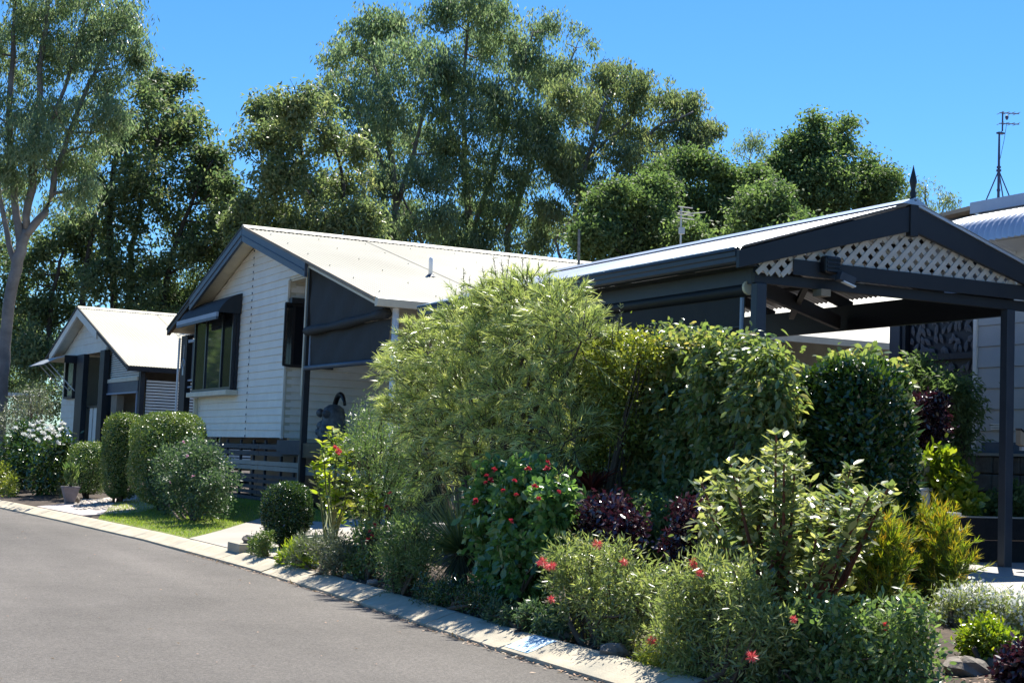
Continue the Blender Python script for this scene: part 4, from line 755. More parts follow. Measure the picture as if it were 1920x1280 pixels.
tree('fig_tree', 'dense bright green tree standing right behind the end of the cream roof', 1180, 44, [[(1180, 640, 8), (1180, 500, 6), (1190, 420, 3)]], [(1125, 385, 30), (1185, 392, 38), (1112, 440, 34), (1175, 450, 48), (1240, 440, 40), (1120, 490, 36), (1200, 500, 50), (1270, 490, 45), (1230, 400, 26), (1150, 350, 20), (1290, 440, 36), (1240, 360, 30), (1100, 430, 26), (1210, 350, 26)], 'fig_leaf', tufts=330, seed=9, **dense)
tree('fig_tree', 'dense green tree with a rounded top between the gum and the twin peaked tree', 1300, 48, [[(1300, 640, 8), (1300, 480, 6), (1300, 380, 3)]], [(1240, 325, 26), (1290, 305, 30), (1332, 310, 28), (1262, 372, 46), (1330, 380, 48), (1365, 340, 26), (1300, 440, 55), (1370, 430, 45), (1232, 370, 24), (1400, 360, 34), (1380, 400, 40), (1270, 430, 40), (1420, 330, 22)], 'fig_leaf', tufts=330, seed=10, **dense)
tree('fig_tree', 'tall twin peaked dense dark green tree behind the carport roof', 1550, 50, [[(1545, 640, 9), (1545, 480, 7), (1540, 360, 4), (1535, 260, 2)], [(1545, 420, 4), (1600, 340, 2)], [(1545, 420, 4), (1480, 340, 2)]], [(1530, 232, 22), (1575, 240, 28), (1592, 268, 24), (1500, 268, 26), (1535, 275, 30), (1470, 292, 30), (1510, 320, 46), (1575, 320, 44), (1628, 330, 36), (1662, 335, 22), (1470, 350, 44), (1560, 380, 52), (1635, 385, 42), (1672, 380, 22), (1500, 410, 46), (1580, 440, 50), (1440, 340, 28), (1400, 345, 32), (1450, 310, 26), (1360, 350, 32), (1430, 390, 44), (1540, 340, 44), (1600, 300, 30), (1660, 360, 34)], 'fig_leaf', tufts=330, seed=11, **dense)
tree('fig_tree', 'lower rounded green tree in front of the twin peaked tree', 1440, 40, [[(1440, 640, 7), (1440, 480, 5), (1440, 420, 3)]], [(1400, 385, 30), (1445, 372, 34), (1482, 395, 32), (1392, 425, 30), (1450, 430, 44), (1510, 430, 32), (1545, 420, 28), (1420, 480, 45), (1500, 480, 45)], 'fig_leaf', tufts=330, seed=12, **dense)
tree('undergrowth_tree', 'dark low tree behind the far side of the second house', 50, 62, [[(60, 760, 5), (60, 680, 4), (70, 620, 2)]], [(30, 690, 55), (90, 690, 50), (10, 620, 45), (60, 620, 50), (130, 670, 40), (-30, 660, 60), (30, 740, 50), (90, 750, 45)], 'gum_leaf_dark', tufts=260, seed=13, **dense)
tree('undergrowth_tree', 'dark low tree showing between the two house roofs', 330, 58, [[(330, 720, 5), (330, 600, 4), (340, 540, 2)]], [(300, 560, 40), (350, 550, 40), (400, 520, 45), (330, 610, 45), (270, 590, 36), (440, 480, 40), (240, 620, 36)], 'gum_leaf_dark', tufts=150, seed=14, **dense)

# ================================================================== shrubs
leaf_mat('hedge_leaf', [(0.053, 0.109, 0.027), (0.093, 0.162, 0.036), (0.161, 0.215, 0.053), (0.255, 0.277, 0.081)], .38, .3, (1.4, 1.4, .4))
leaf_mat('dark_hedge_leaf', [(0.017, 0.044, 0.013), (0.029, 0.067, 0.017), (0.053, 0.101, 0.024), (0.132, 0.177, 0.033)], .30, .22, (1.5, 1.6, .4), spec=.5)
leaf_mat('mid_leaf', [(0.065, 0.120, 0.042), (0.109, 0.172, 0.062), (0.184, 0.241, 0.096), (0.302, 0.332, 0.168)], .36, .46, (1.4, 1.5, .5))
leaf_mat('grey_leaf', [(0.069, 0.094, 0.050), (0.106, 0.131, 0.075), (0.163, 0.181, 0.106), (0.237, 0.237, 0.150)], .5, .3, (1.3, 1.35, .6))
leaf_mat('lacy_leaf', [(0.123, 0.166, 0.069), (0.199, 0.246, 0.096), (0.303, 0.334, 0.131), (0.493, 0.457, 0.175)], .42, .46, (1.35, 1.4, .5), spec=.6)
leaf_mat('bright_leaf', [(0.075, 0.150, 0.050), (0.119, 0.216, 0.068), (0.188, 0.300, 0.094), (0.300, 0.408, 0.132)], .32, .44, (1.35, 1.5, .5), spec=.6)
leaf_mat('grey_green_leaf', [(0.042, 0.076, 0.037), (0.065, 0.110, 0.051), (0.100, 0.151, 0.072), (0.160, 0.216, 0.116)], .48, .38, (1.3, 1.4, .6), spec=.25)
leaf_mat('grevillea_leaf', [(0.200, 0.271, 0.106), (0.329, 0.398, 0.142), (0.541, 0.584, 0.229), (0.850, 0.827, 0.388)], .38, .35, (1.35, 1.35, .5), spec=.6)
leaf_mat('viburnum_leaf', [(0.084, 0.150, 0.059), (0.151, 0.212, 0.081), (0.262, 0.302, 0.122), (0.540, 0.402, 0.174)], .30, .46, (1.5, 1.5, .45), spec=.6)
leaf_mat('gold_leaf', [(0.115, 0.166, 0.035), (0.183, 0.236, 0.050), (0.291, 0.316, 0.067), (0.428, 0.378, 0.113)], .4, .46, (1.4, 1.35, .3))
leaf_mat('lime_leaf', [(0.110, 0.187, 0.020), (0.187, 0.264, 0.024), (0.308, 0.374, 0.033), (0.462, 0.440, 0.066)], .34, .42, (1.3, 1.35, .3), spec=.5)
leaf_mat('variegated_leaf', [(0.099, 0.152, 0.065), (0.181, 0.226, 0.101), (0.333, 0.350, 0.166), (0.514, 0.484, 0.288)], .32, .46, (1.35, 1.35, .4), spec=.55)
leaf_mat('purple_leaf', [(.022, .010, .016), (.038, .014, .022), (.065, .024, .034), (.13, .07, .085)], .30, .15, (1.5, .8, .8), spec=.8)
leaf_mat('red_leaf', [(.07, .018, .016), (.14, .028, .02), (.22, .05, .03)], .4, .35, (1.6, .9, .6))
leaf_mat('needle_leaf', [(0.109, 0.194, 0.024), (0.186, 0.283, 0.029), (0.294, 0.373, 0.037), (0.466, 0.359, 0.040), (0.714, 0.329, 0.040)], .5, .45, (1.3, 1.25, .3))
leaf_mat('spiky_leaf', [(0.091, 0.143, 0.057), (0.169, 0.221, 0.091), (0.312, 0.338, 0.143)], .42, .2)
leaf_mat('red_petal', [(.34, .022, .035), (.50, .04, .055), (.62, .11, .11)], .5, .3, (1.2, .6, .6))
leaf_mat('coral_petal', [(.58, .06, .06), (.74, .12, .10), (.80, .24, .19)], .5, .3, (1.2, .7, .7))
leaf_mat('white_petal', [(.68, .70, .62), (.78, .78, .72), (.82, .80, .76)], .5, .3, (1, 1, .95))
leaf_mat('pink_petal', [(.60, .34, .42), (.70, .46, .54)], .5, .3, (1.1, .9, .9))

def ground_at(p): return float(hz(p[0], p[1]))
def shrub(name, label, cat, base_px, X, clumps, m, kind='bush', seed=0, group=None, stems=4, stem_m='stem_brown', base_y=900, spread=.25, bx=None, **kw):
    g = np.random.default_rng(100+seed)
    cen, rad = px_clumps(clumps, X, spread, g)
    b = onp(base_px, base_y, X); b = np.array([b[0], b[1], 0.]); b[2] = bx if bx is not None else ground_at(b)
    root = thing(name, label, cat, b, 0, group); fs = XM(X)/X
    for k_ in ('tr', 'L', 'W'): kw[k_] = kw[k_]*fs
    if stems:
        mb = MB(); k = max(stems, 1)
        for i in range(k):
            c = cen[i % len(cen)] if i < len(cen) else cen[g.integers(len(cen))]; p0 = b+np.array([g.normal()*.06, g.normal()*.06, -.05]); mid = (p0*.55+c*.45)+g.normal(size=3)*.06
            mb.tube([p0, mid, c+(c-b)*.0], [.022, .016, .007], 6, cap=False)
            for q in range(3):
                e = c+rdir(g, 1)[0]*rad[i % len(cen)]*.9; e[2] = max(e[2], b[2]+.05); mb.tube([mid if q else c, (mid+e)/2+g.normal(size=3)*.03, e], [.009, .006, .003], 4, cap=False)
        mb.build('stems', stem_m, root, smooth=True)
    o, T = mass('foliage', g, cen, rad, m, root, **kw)
    return root, cen, rad, g, T
def blob_flower(nm, m, r, n, seed, stamen=False, flat=.7):
    g = np.random.default_rng(seed); D = rdir(g, n); D[:, 2] = np.abs(D[:, 2])*flat+.05 if not stamen else D[:, 2]; P = D*r*(.15 if not stamen else .1)
    o = leaves(nm, P, D, rdir(g, n), r*g.uniform(.8, 1.1, n), r*(.55 if not stamen else .13), g.random(n), m, None, 'diamond'); return o
def flowers(root, px_list, X, src, name='flower', scale=1.0, g=None, dx=-.0):
    g = g or np.random.default_rng(5)
    for e in px_list:
        p = onp(e[0], e[1], X+(e[2] if len(e) > 2 else dx)); s_ = scale*g.uniform(.7, 1.1)*XM(X)/X*.8
        place(src, name, root, p, (g.uniform(-.5, .5), g.uniform(-.9, .1), g.uniform(0, 6)), (s_, s_, s_))
FL = {'red': blob_flower('flower', 'red_petal', .055, 40, 1), 'spider': blob_flower('flower', 'coral_petal', .07, 70, 2, True), 'white': blob_flower('flower', 'white_petal', .10, 26, 3), 'pink': blob_flower('flower', 'pink_petal', .06, 12, 4), 'coral': blob_flower('flower', 'coral_petal', .075, 14, 6)}

# clipped shapes: leaves packed on a rounded surface
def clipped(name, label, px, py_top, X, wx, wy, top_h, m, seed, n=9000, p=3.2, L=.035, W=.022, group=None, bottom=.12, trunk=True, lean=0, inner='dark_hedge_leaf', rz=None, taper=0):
    g = np.random.default_rng(200+seed); fs = XM(X)/X; wx, wy, L, W = wx*fs, wy*fs, L*fs, W*fs; c = onp(px, 900, X); c[2] = ground_at(c); rz = rz
    ztop = onp(px, py_top, X)[2]; h = ztop-c[2]-bottom; C0 = np.array([c[0], c[1], c[2]+bottom+h/2])
    root = thing(name, label, 'hedge', c, 0, group)
    d = rdir(g, n); q = np.array([p, p, p]); t = (np.abs(d[:, 0])**p+np.abs(d[:, 1])**p+np.abs(d[:, 2])**p)**(-1/p); S = d*t[:, None]
    nn = nrm(np.sign(S)*np.abs(S)**(p-1)/np.array([wx, wy, h/2])); dep = g.random(n)**2*.16
    tap = 1-taper*np.clip(-S[:, 2], 0, 1)
    P = C0+S*np.array([wx, wy, h/2])*np.stack([tap, tap, np.ones(n)], 1)*(1-dep)[:, None]*(1+.05*np.sin(P_(S, 1))[:, None])
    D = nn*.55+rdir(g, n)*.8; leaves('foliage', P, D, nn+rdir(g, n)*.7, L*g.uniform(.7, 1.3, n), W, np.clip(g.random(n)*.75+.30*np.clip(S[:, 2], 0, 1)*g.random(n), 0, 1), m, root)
    k = n//40; q_ = g.integers(n, size=k); leaves('stray_shoots', P[q_]+nn[q_]*.01, nn[q_]+rdir(g, k)*.4+np.array([0, 0, .6]), rdir(g, k), L*g.uniform(1.2, 2.4, k), W*.8, .5+.5*g.random(k), m, root)
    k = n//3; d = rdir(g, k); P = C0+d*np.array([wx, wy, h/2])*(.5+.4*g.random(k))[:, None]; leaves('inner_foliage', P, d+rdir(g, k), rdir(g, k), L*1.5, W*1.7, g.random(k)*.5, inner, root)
    mb = MB()
    for i in range(5): e = C0+rdir(g, 1)[0]*np.array([wx, wy, h/2])*.6; mb.tube([c+g.normal(size=3)*.05*np.array([1, 1, 0])-np.array([0, 0, .05]), (c+e)/2+g.normal(size=3)*.04, e], [.028, .02, .008], 6)
    mb.build('stems', 'stem_brown', root, smooth=True); return root, c
def P_(S, k): return S[:, 0]*5.3+S[:, 1]*4.1*k+S[:, 2]*6.2
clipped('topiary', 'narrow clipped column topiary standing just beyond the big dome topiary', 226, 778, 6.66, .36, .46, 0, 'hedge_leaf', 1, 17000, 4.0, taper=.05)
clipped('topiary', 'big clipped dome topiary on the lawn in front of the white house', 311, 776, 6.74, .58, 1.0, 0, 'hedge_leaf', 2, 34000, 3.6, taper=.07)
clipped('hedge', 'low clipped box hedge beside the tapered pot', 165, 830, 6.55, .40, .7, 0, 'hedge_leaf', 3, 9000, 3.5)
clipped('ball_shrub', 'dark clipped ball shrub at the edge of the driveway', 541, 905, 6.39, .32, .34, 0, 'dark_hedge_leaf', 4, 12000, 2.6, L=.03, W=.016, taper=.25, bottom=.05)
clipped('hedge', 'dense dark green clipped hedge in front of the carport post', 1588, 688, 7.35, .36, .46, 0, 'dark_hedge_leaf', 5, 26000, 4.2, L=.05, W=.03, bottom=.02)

r_, cn, rd, g, T = shrub('hibiscus_bush', 'round loose bush with a few pink flowers on the lawn, nearest the driveway', 'bush', 366, 6.6, [(330, 880, 46), (385, 868, 46), (410, 905, 34), (310, 915, 36), (360, 915, 55), (395, 940, 38), (330, 945, 32), (365, 850, 34)], 'grey_green_leaf', seed=1, base_y=975, tufts=760, per=24, tr=.055, L=.052, W=.028, stems=8, spread=.15, up=.6)
flowers(r_, [(343, 830), (362, 893), (318, 905), (352, 856)], 6.35, FL['pink'], scale=.95)
r_, cn, rd, g, T = shrub('flowering_shrub', 'big dark green shrub crowned with white blossoms at the bend', 'bush', 72, 6.3, [(50, 830, 36), (90, 820, 34), (110, 840, 26), (60, 865, 40), (100, 870, 34), (30, 850, 30), (45, 895, 32), (85, 900, 30), (15, 880, 26)], 'dark_hedge_leaf', seed=2, base_y=920, tufts=420, per=20, tr=.10, L=.13, W=.06, stems=6, spread=.2)
flowers(r_, [(58, 798, -.3), (78, 790, -.3), (84, 797, -.3), (62, 808, -.4), (102, 812, -.4), (118, 795, -.3), (116, 805, -.3), (60, 818, -.4), (70, 792, -.3), (95, 800, -.4), (108, 830, -.4), (28, 803, -.3), (66, 797, -.5), (74, 805, -.5), (88, 806, -.5), (80, 812, -.5), (54, 808, -.5), (98, 806, -.5), (110, 818, -.5), (90, 822, -.5), (45, 815, -.4), (70, 826, -.5)], 6.3, FL['white'], scale=1.0)
shrub('wispy_shrub', 'pale brownish wispy shrub behind the white flowering one', 'bush', 50, 6.9, [(30, 770, 26), (60, 750, 26), (75, 740, 16), (20, 800, 28), (55, 780, 30), (80, 765, 18)], 'grey_leaf', seed=3, base_y=880, tufts=260, per=16, tr=.12, L=.12, W=.022, stems=8, spread=.3)
shrub('groundcover_bush', 'low pale grey green bush along the far kerb beside the path', 'bush', 95, 6.45, [(45, 918, 16), (75, 912, 20), (100, 910, 22), (125, 918, 16), (60, 922, 15), (110, 925, 14)], 'grey_leaf', seed=4, base_y=935, tufts=240, per=20, tr=.05, L=.06, W=.022, stems=4)
shrub('groundcover_bush', 'low yellowish bush at the far left under the white flowering shrub', 'bush', 8, 5.7, [(2, 895, 24), (18, 905, 18), (-15, 890, 25), (20, 925, 12), (0, 925, 14)], 'gold_leaf', seed=5, base_y=935, tufts=200, per=18, tr=.06, L=.08, W=.03, stems=4)
# plant in the pot and a frond plant beside it
pc, pz = POT; g = np.random.default_rng(31); t = thing('potted_plant', 'dark upright plant with pale tips growing in the tapered pot', 'plant', (pc[0], pc[1], pz+.31)); MB().tube([(pc[0], pc[1], pz+.28), (pc[0], pc[1], pz+.56)], [.03, .015], 6).build('stem', 'stem_brown', t)
n = 260; D = rdir(g, n)*.55+np.array([0, 0, .9]); leaves('foliage', np.array([pc[0], pc[1], pz+.32])+rdir(g, n)*np.array([.09, .09, .03])+np.outer(g.random(n), [0, 0, .3]), D, rdir(g, n), g.uniform(.09, .19, n), .035, g.random(n)*.9, 'mid_leaf', t)
q = onp(112, 925, 6.45); q[2] = ground_at(q); t = thing('frond_plant', 'bright green frond plant arching over the pale bush beside the pot', 'plant', q); n = 60; g = np.random.default_rng(32); a = g.uniform(0, 6.28, n); D = np.stack([np.cos(a)*.7, np.sin(a)*.7, g.uniform(.6, 1.6, n)], 1)
leaves('fronds', q+rdir(g, n)*.12+np.array([0, 0, .25]), D, rdir(g, n)*.3+np.array([0, 0, 1]), g.uniform(.4, .75, n), .06, g.random(n), 'lime_leaf', t, 'blade', droop=.35)
n = 500; a = g.uniform(0, 6.28, n); D = np.stack([np.cos(a), np.sin(a), g.uniform(-.2, .9, n)], 1); leaves('leaflets', q+rdir(g, n)*np.array([.3, .3, .16])+np.array([0, 0, .55]), D, rdir(g, n)+np.array([0, 0, 1]), g.uniform(.10, .2, n), .025, g.random(n), 'lime_leaf', t)

shrub('small_shrub', 'small bright green shrub tucked against the dark clipped ball', 'bush', 486, 6.0, [(482, 1018, 15), (498, 1010, 14), (494, 1028, 16), (476, 1030, 10)], 'hedge_leaf', seed=6, base_y=1042, tufts=150, per=20, tr=.03, L=.035, W=.014, stems=3)
# croton: big individual leaves on canes
def big_leaf(nm, m, L, W):
    tv = np.array([[0, 0, 0], [.33*L, 0, -.02*L], [.68*L, 0, -.03*L], [L, 0, -.10*L], [.2*L, W*.36, .02*L], [.5*L, W*.5, .01*L], [.82*L, W*.27, -.04*L], [.2*L, -W*.36, .02*L], [.5*L, -W*.5, .01*L], [.82*L, -W*.27, -.04*L]])
    fs = [(0, 1, 4), (1, 5, 4), (1, 2, 5), (2, 6, 5), (2, 3, 6), (0, 7, 1), (1, 7, 8), (1, 8, 2), (2, 8, 9), (2, 9, 3)]
    out = []
    for tn in (.1, .4, .7, .98):
        V = tv; Lp = np.array(fs).ravel(); o = np_mesh(nm, V, Lp, np.arange(len(fs))*3, np.full(len(fs), 3), m, None, np.full(len(fs), tn)); out.append(o)
    return out
def leaf_obj(src, parent, p, d, n, s_, nm='leaf'):
    d = Vector(d).normalized(); y = Vector(n).cross(d).normalized(); z = d.cross(y); o = bpy.data.objects.new(nm, src.data); C.objects.link(o); o.parent = parent
    o.matrix_basis = Matrix.Translation(Vector(np.array(p)-np.array(parent_origin(parent)))) @ Matrix((d, y, z)).transposed().to_4x4() @ Matrix.Scale(float(s_), 4); return o
def caned(name, label, base_px, base_y, X, canes, m, seed, Lf, Wf, whorl, n_obj, per=8, stem='stem_green', spread=.2, lift=.35, gap=.07, upto=.42, sxr=.9):
    """canes that end in whorls of large leaves; the largest leaves are pieces of their own"""
    g = np.random.default_rng(300+seed); fs = XM(X)/X; Lf, Wf, gap = Lf*fs, Wf*fs, gap*fs; b = onp(base_px, base_y, X); b[2] = ground_at(b); root = thing(name, label, 'bush', b)
    src = big_leaf('leaf', m, Lf, Wf); pos = []; mb = MB()
    for cx_, cy_, *dx in canes:
        e = onp(cx_, cy_, X+(dx[0] if dx else g.uniform(-spread, spread))); mid = b*.4+e*.6; mid[2] = b[2]+(e[2]-b[2])*.5; mid += g.normal(size=3)*.03
        p0 = b+g.normal(size=3)*np.array([.06, .06, 0]); mb.tube([p0, mid, e], [.016, .011, .005], 6, cap=False)
        L_ = np.linalg.norm(e-mid); k = max(3, int(L_*2*upto/gap))
        for j in range(k):
            t = 1-j*gap/max(L_, .1)*.6; c = mid+(e-mid)*t if t > 0 else p0+(mid-p0)*(1+t); a0 = g.uniform(0, 6.28)
            for q in range(whorl):
                a = a0+q*6.283/whorl+g.normal()*.3; li = lift*(1.5 if j == 0 else 1)+g.normal()*.2; pos.append((c+g.normal(size=3)*gap*.55*(j > 0), np.array([math.cos(a), math.sin(a), li])+rdir(g, 1)[0]*.35, g.uniform(.55, 1.15)*(1 if j else .85), j))
    mb.build('stems', stem, root, smooth=True)
    order = g.permutation(len(pos)); far = []
    pos = [pos[i] for i in order]; pos.sort(key=lambda q: q[3]+g.normal()*.8)
    for i, (c, d, s_, j) in enumerate(pos):
        if i < n_obj: leaf_obj(src[min(3, max(0, int(3.6-j*.9+g.normal()*.8)))], root, c+d*.006, d, np.array([g.normal()*.3, g.normal()*.3, 1]), s_)
        else: far.append((c, d, s_))
    if far: leaves('foliage', np.array([f[0] for f in far]), np.array([f[1] for f in far]), rdir(g, len(far))*.3+np.array([0, 0, 1]), np.array([f[2] for f in far])*Lf, Wf, g.random(len(far))*.8, m, root, 'oval')
    for s0 in src: bpy.data.objects.remove(s0)
    return root, g
r_, g = caned('croton', 'tall lime yellow leaved plant with pink and red flowers beside the dark ball shrub', 625, 1000, 6.85, [(622, 805), (640, 815), (605, 830), (632, 840), (650, 850), (600, 860), (588, 875), (615, 890), (640, 900), (600, 905), (660, 880), (630, 925), (605, 935), (650, 945), (618, 955), (640, 970)], 'lime_leaf', 1, .13, .075, 4, 150, upto=.5)
flowers(r_, [(630, 842, -.1), (640, 848, -.1), (632, 850, -.1)], 6.5, FL['coral'], scale=.9)
r_, g = caned('croton', 'lower lime leaved plant to the right of the tall one, near the pink flowers', 690, 1000, 6.75, [(670, 920), (690, 912), (705, 925), (680, 940), (660, 950), (700, 950), (715, 940), (685, 965)], 'lime_leaf', 2, .11, .065, 4, 70, upto=.5)
shrub('tea_tree', 'feathery dark olive shrub between the lime plant and the big wispy bush', 'bush', 700, 6.9, [(680, 800, 34), (715, 775, 32), (660, 840, 30), (700, 850, 44), (740, 820, 40), (690, 905, 40), (735, 900, 42), (760, 860, 36), (725, 950, 40), (770, 930, 36)], 'mid_leaf', seed=7, base_y=990, tufts=620, per=22, tr=.07, L=.05, W=.010, stems=10, spread=.3, down=-.5, out=.4)
# lacy mixed border close to the kerb
shrub('fleabane', 'low wispy light green clump just right of the clipped dark ball', 'bush', 600, 5.95, [(575, 1030, 26), (610, 1025, 30), (640, 1035, 26), (560, 1050, 18), (625, 1060, 24)], 'grey_leaf', seed=8, base_y=1070, tufts=240, per=18, tr=.05, L=.06, W=.012, stems=6, spread=.2, down=-.5)
shrub('fern_clump', 'fresh green low fronds by the kerb in front of the clipped ball', 'plant', 555, 6.0, [(540, 1045, 16), (560, 1038, 18), (580, 1050, 14)], 'lime_leaf', seed=9, base_y=1062, tufts=90, per=14, tr=.04, L=.10, W=.025, stems=3, down=-.6)
shrub('rose_shrub', 'thin rose shrub with deep pink flowers behind the rounded kerbside bush', 'bush', 690, 6.12, [(665, 1030, 24), (690, 1000, 24), (680, 1060, 30), (650, 1060, 24), (700, 1040, 20)], 'mid_leaf', seed=10, base_y=1085, tufts=240, per=14, tr=.05, L=.045, W=.024, stems=8)
flowers(bpy.data.objects['rose_shrub'], [(702, 985, -.1), (694, 996, -.1), (697, 1004, -.1), (725, 950, .1), (730, 955, .1), (732, 925, .3), (690, 1012, -.1)], 6.07, FL['red'], scale=.75)
shrub('round_bush', 'rounded dull green kerbside bush left of the spiky grass tree', 'bush', 762, 5.95, [(745, 1000, 38), (780, 1000, 38), (760, 1040, 48), (735, 1045, 34), (790, 1045, 36), (760, 1080, 40)], 'mid_leaf', seed=11, base_y=1110, tufts=620, per=20, tr=.04, L=.04, W=.012, stems=8, spread=.15, down=-.4, out=.8)
# grass tree
q = onp(862, 1075, 6.45); q[2] = ground_at(q); t = thing('grass_tree', 'spiky grass tree with a skirt of dark dry blades', 'plant', q); g = np.random.default_rng(41); n = 620
th = g.uniform(0, 6.28, n); el = np.arcsin(g.uniform(-.05, 1, n)); D = np.stack([np.cos(th)*np.cos(el), np.sin(th)*np.cos(el), np.sin(el)], 1)
crown = q+np.array([0, 0, .28]); leaves('blades', crown+D*.03, D, rdir(g, n), g.uniform(.55, .82, n), .007, g.random(n), 'spiky_leaf', t, 'blade', droop=.12)
n = 260; th = g.uniform(0, 6.28, n); D = np.stack([np.cos(th)*.6, np.sin(th)*.6, g.uniform(-1.4, -.3, n)], 1); leaves('dry_skirt', crown+D*.03, D, rdir(g, n), g.uniform(.22, .38, n), .008, g.random(n), 'grey_leaf', t, 'blade'); MB().tube([q-np.array([0, 0, .05]), crown], [.07, .06], 9).build('trunk', 'bark_dark', t)
shrub('rosemary_clump', 'dark low twiggy clump in the shade below the grass tree', 'bush', 830, 5.85, [(800, 1110, 24), (840, 1110, 30), (880, 1120, 28), (820, 1125, 24), (910, 1130, 24)], 'dark_hedge_leaf', seed=12, base_y=1140, tufts=230, per=16, tr=.05, L=.045, W=.010, stems=6, down=-.4)
# red flowering shrub
r_, cn, rd, g, T = shrub('red_flowering_shrub', 'leafy shrub dotted with round red flower heads in the middle of the bed', 'bush', 970, 6.2, [(930, 910, 42), (985, 905, 46), (1035, 925, 34), (920, 960, 40), (980, 965, 55), (1040, 970, 34), (930, 1020, 44), (990, 1030, 50), (1030, 1030, 34), (940, 1080, 40), (985, 1090, 40), (905, 930, 22)], 'bright_leaf', seed=13, base_y=1145, tufts=620, per=12, tr=.06, L=.085, W=.052, stems=12, spread=.2, up=.6, shape='oval', droop=.15)
flowers(r_, [(893, 938), (913, 892), (911, 905), (929, 882), (926, 880), (965, 902), (990, 880), (1027, 867), (1047, 922), (957, 977), (968, 928), (944, 920), (892, 942), (1003, 912), (1026, 880), (920, 900), (1010, 935)], 5.9, FL['red'], scale=.72, g=g)
# cordyline and purple shrubs
q = onp(1108, 960, 6.6); q[2] = ground_at(q); t = thing('cordyline', 'spiky red leaved plant above the purple shrub', 'plant', q); g = np.random.default_rng(43); n = 60; th = g.uniform(0, 6.28, n); D = np.stack([np.cos(th), np.sin(th), g.uniform(.2, 1.6, n)], 1); top = onp(1108, 922, 6.6)
leaves('blades', np.array([top])+D*.02, D, rdir(g, n)*.3+np.array([0, 0, 1]), g.uniform(.18, .34, n), .03, g.random(n), 'red_leaf', t, 'blade', droop=.25); MB().tube([q, top], [.02, .015], 7).build('stem', 'stem_brown', t)
shrub('purple_shrub', 'burgundy purple shrub right of the red flower heads', 'bush', 1150, 6.35, [(1120, 965, 24), (1150, 960, 22), (1175, 985, 24), (1130, 1000, 28), (1165, 1010, 28), (1105, 985, 20)], 'purple_leaf', seed=14, base_y=1070, tufts=320, per=16, tr=.05, L=.055, W=.03, stems=8)
shrub('purple_shrub', 'smaller purple shrub peeping out left of the variegated bush', 'bush', 1300, 6.4, [(1295, 965, 24), (1315, 980, 22), (1285, 1000, 26), (1275, 1030, 24)], 'purple_leaf', seed=15, base_y=1080, tufts=200, per=16, tr=.045, L=.05, W=.028, stems=6)

# trees further along the street, on the far side of the bend (they show in the windows)
for k, (x, y, s_) in enumerate(((-5, 78, 1.0), (-12, 96, 1.25), (-22, 84, 1.15), (-8, 118, 1.4), (-30, 112, 1.3))):
    g = np.random.default_rng(700+k); t = thing('street_tree', 'spreading green tree far along the street beyond the bend', 'tree', (x, y, .3), 0, 'trees along the street beyond the bend')
    mb = MB(); mb.tube([(x, y, .2), (x+.2, y, 3*s_), (x, y+.3, 6*s_)], [.3, .24, .12], 8); mb.build('trunk', 'bark_dark', t, smooth=True)
    cc = np.array([[x, y, 6*s_]])+g.normal(size=(9, 3))*np.array([2.2, 2.2, 1.6])*s_; mass('crown', g, cc, np.full(9, 1.9*s_), 'fig_leaf', t, tufts=420, per=9, tr=.4, L=.5, W=.28, up=.6)
# big wispy bush: long thin leaves on arching sprays
def sprays(name, g, starts, dirs, ln, m, parent, per=34, L=.11, W=.0055, arch=.35, stem_m='stem_brown', droop=.1, spread=.55, stem=True):
    P = []; D = []; tt = []; mb = MB()
    for p, d, l in zip(starts, dirs, ln):
        d = nrm(d); ts = np.sort(g.random(per))**.8; tb = g.random()
        pts = [p+d*l*t+np.array([0, 0, -arch*l*t*t]) for t in (0, .5, 1)]
        if stem: mb.tube(pts, [.005, .0035, .002], 3, cap=False)
        for t in ts:
            P.append(p+d*l*t+np.array([0, 0, -arch*l*t*t])); tan = nrm(d+np.array([0, 0, -2*arch*t])); D.append(tan*.9+rdir(g, 1)[0]*spread*1.2); tt.append(tb*.4+g.random()*.2+.42*t*t)
    n = len(P); 
    if stem: mb.build('twigs', stem_m, parent)
    return leaves(name, np.array(P), np.array(D), rdir(g, n), L*g.uniform(.6, 1.2, n), W, np.array(tt), m, parent, 'blade', droop=droop)
def wispy(name, label, base_px, base_y, X, clumps, m, seed, n_spray, ln=(.3, .55), spread=.35, **kw):
    g = np.random.default_rng(400+seed); cen, rad = px_clumps(clumps, X, spread, g); b = onp(base_px, base_y, X); b[2] = ground_at(b); root = thing(name, label, 'bush', b); fs = XM(X)/X; kw['L'] *= fs; kw['W'] *= fs; ln = (ln[0]*fs, ln[1]*fs)
    mb = MB()
    for c in cen: mb.tube([b+g.normal(size=3)*np.array([.05, .05, 0])-np.array([0, 0, .05]), b*.5+c*.5+g.normal(size=3)*.08, c], [.03, .02, .008], 6, cap=False)
    mb.build('stems', 'stem_brown', root, smooth=True)
    w_ = rad**2; ids = g.choice(len(cen), n_spray, p=w_/w_.sum()); d = rdir(g, n_spray); d[:, 2] += .35; d = nrm(d); S = cen[ids]+d*rad[ids][:, None]*(g.random(n_spray)**.5)[:, None]*.85
    dd = d*.7+rdir(g, n_spray)*.5+np.array([0, 0, .45]); sprays('foliage', g, S, dd, g.uniform(*ln, n_spray)*.7, m, root, **kw); return root
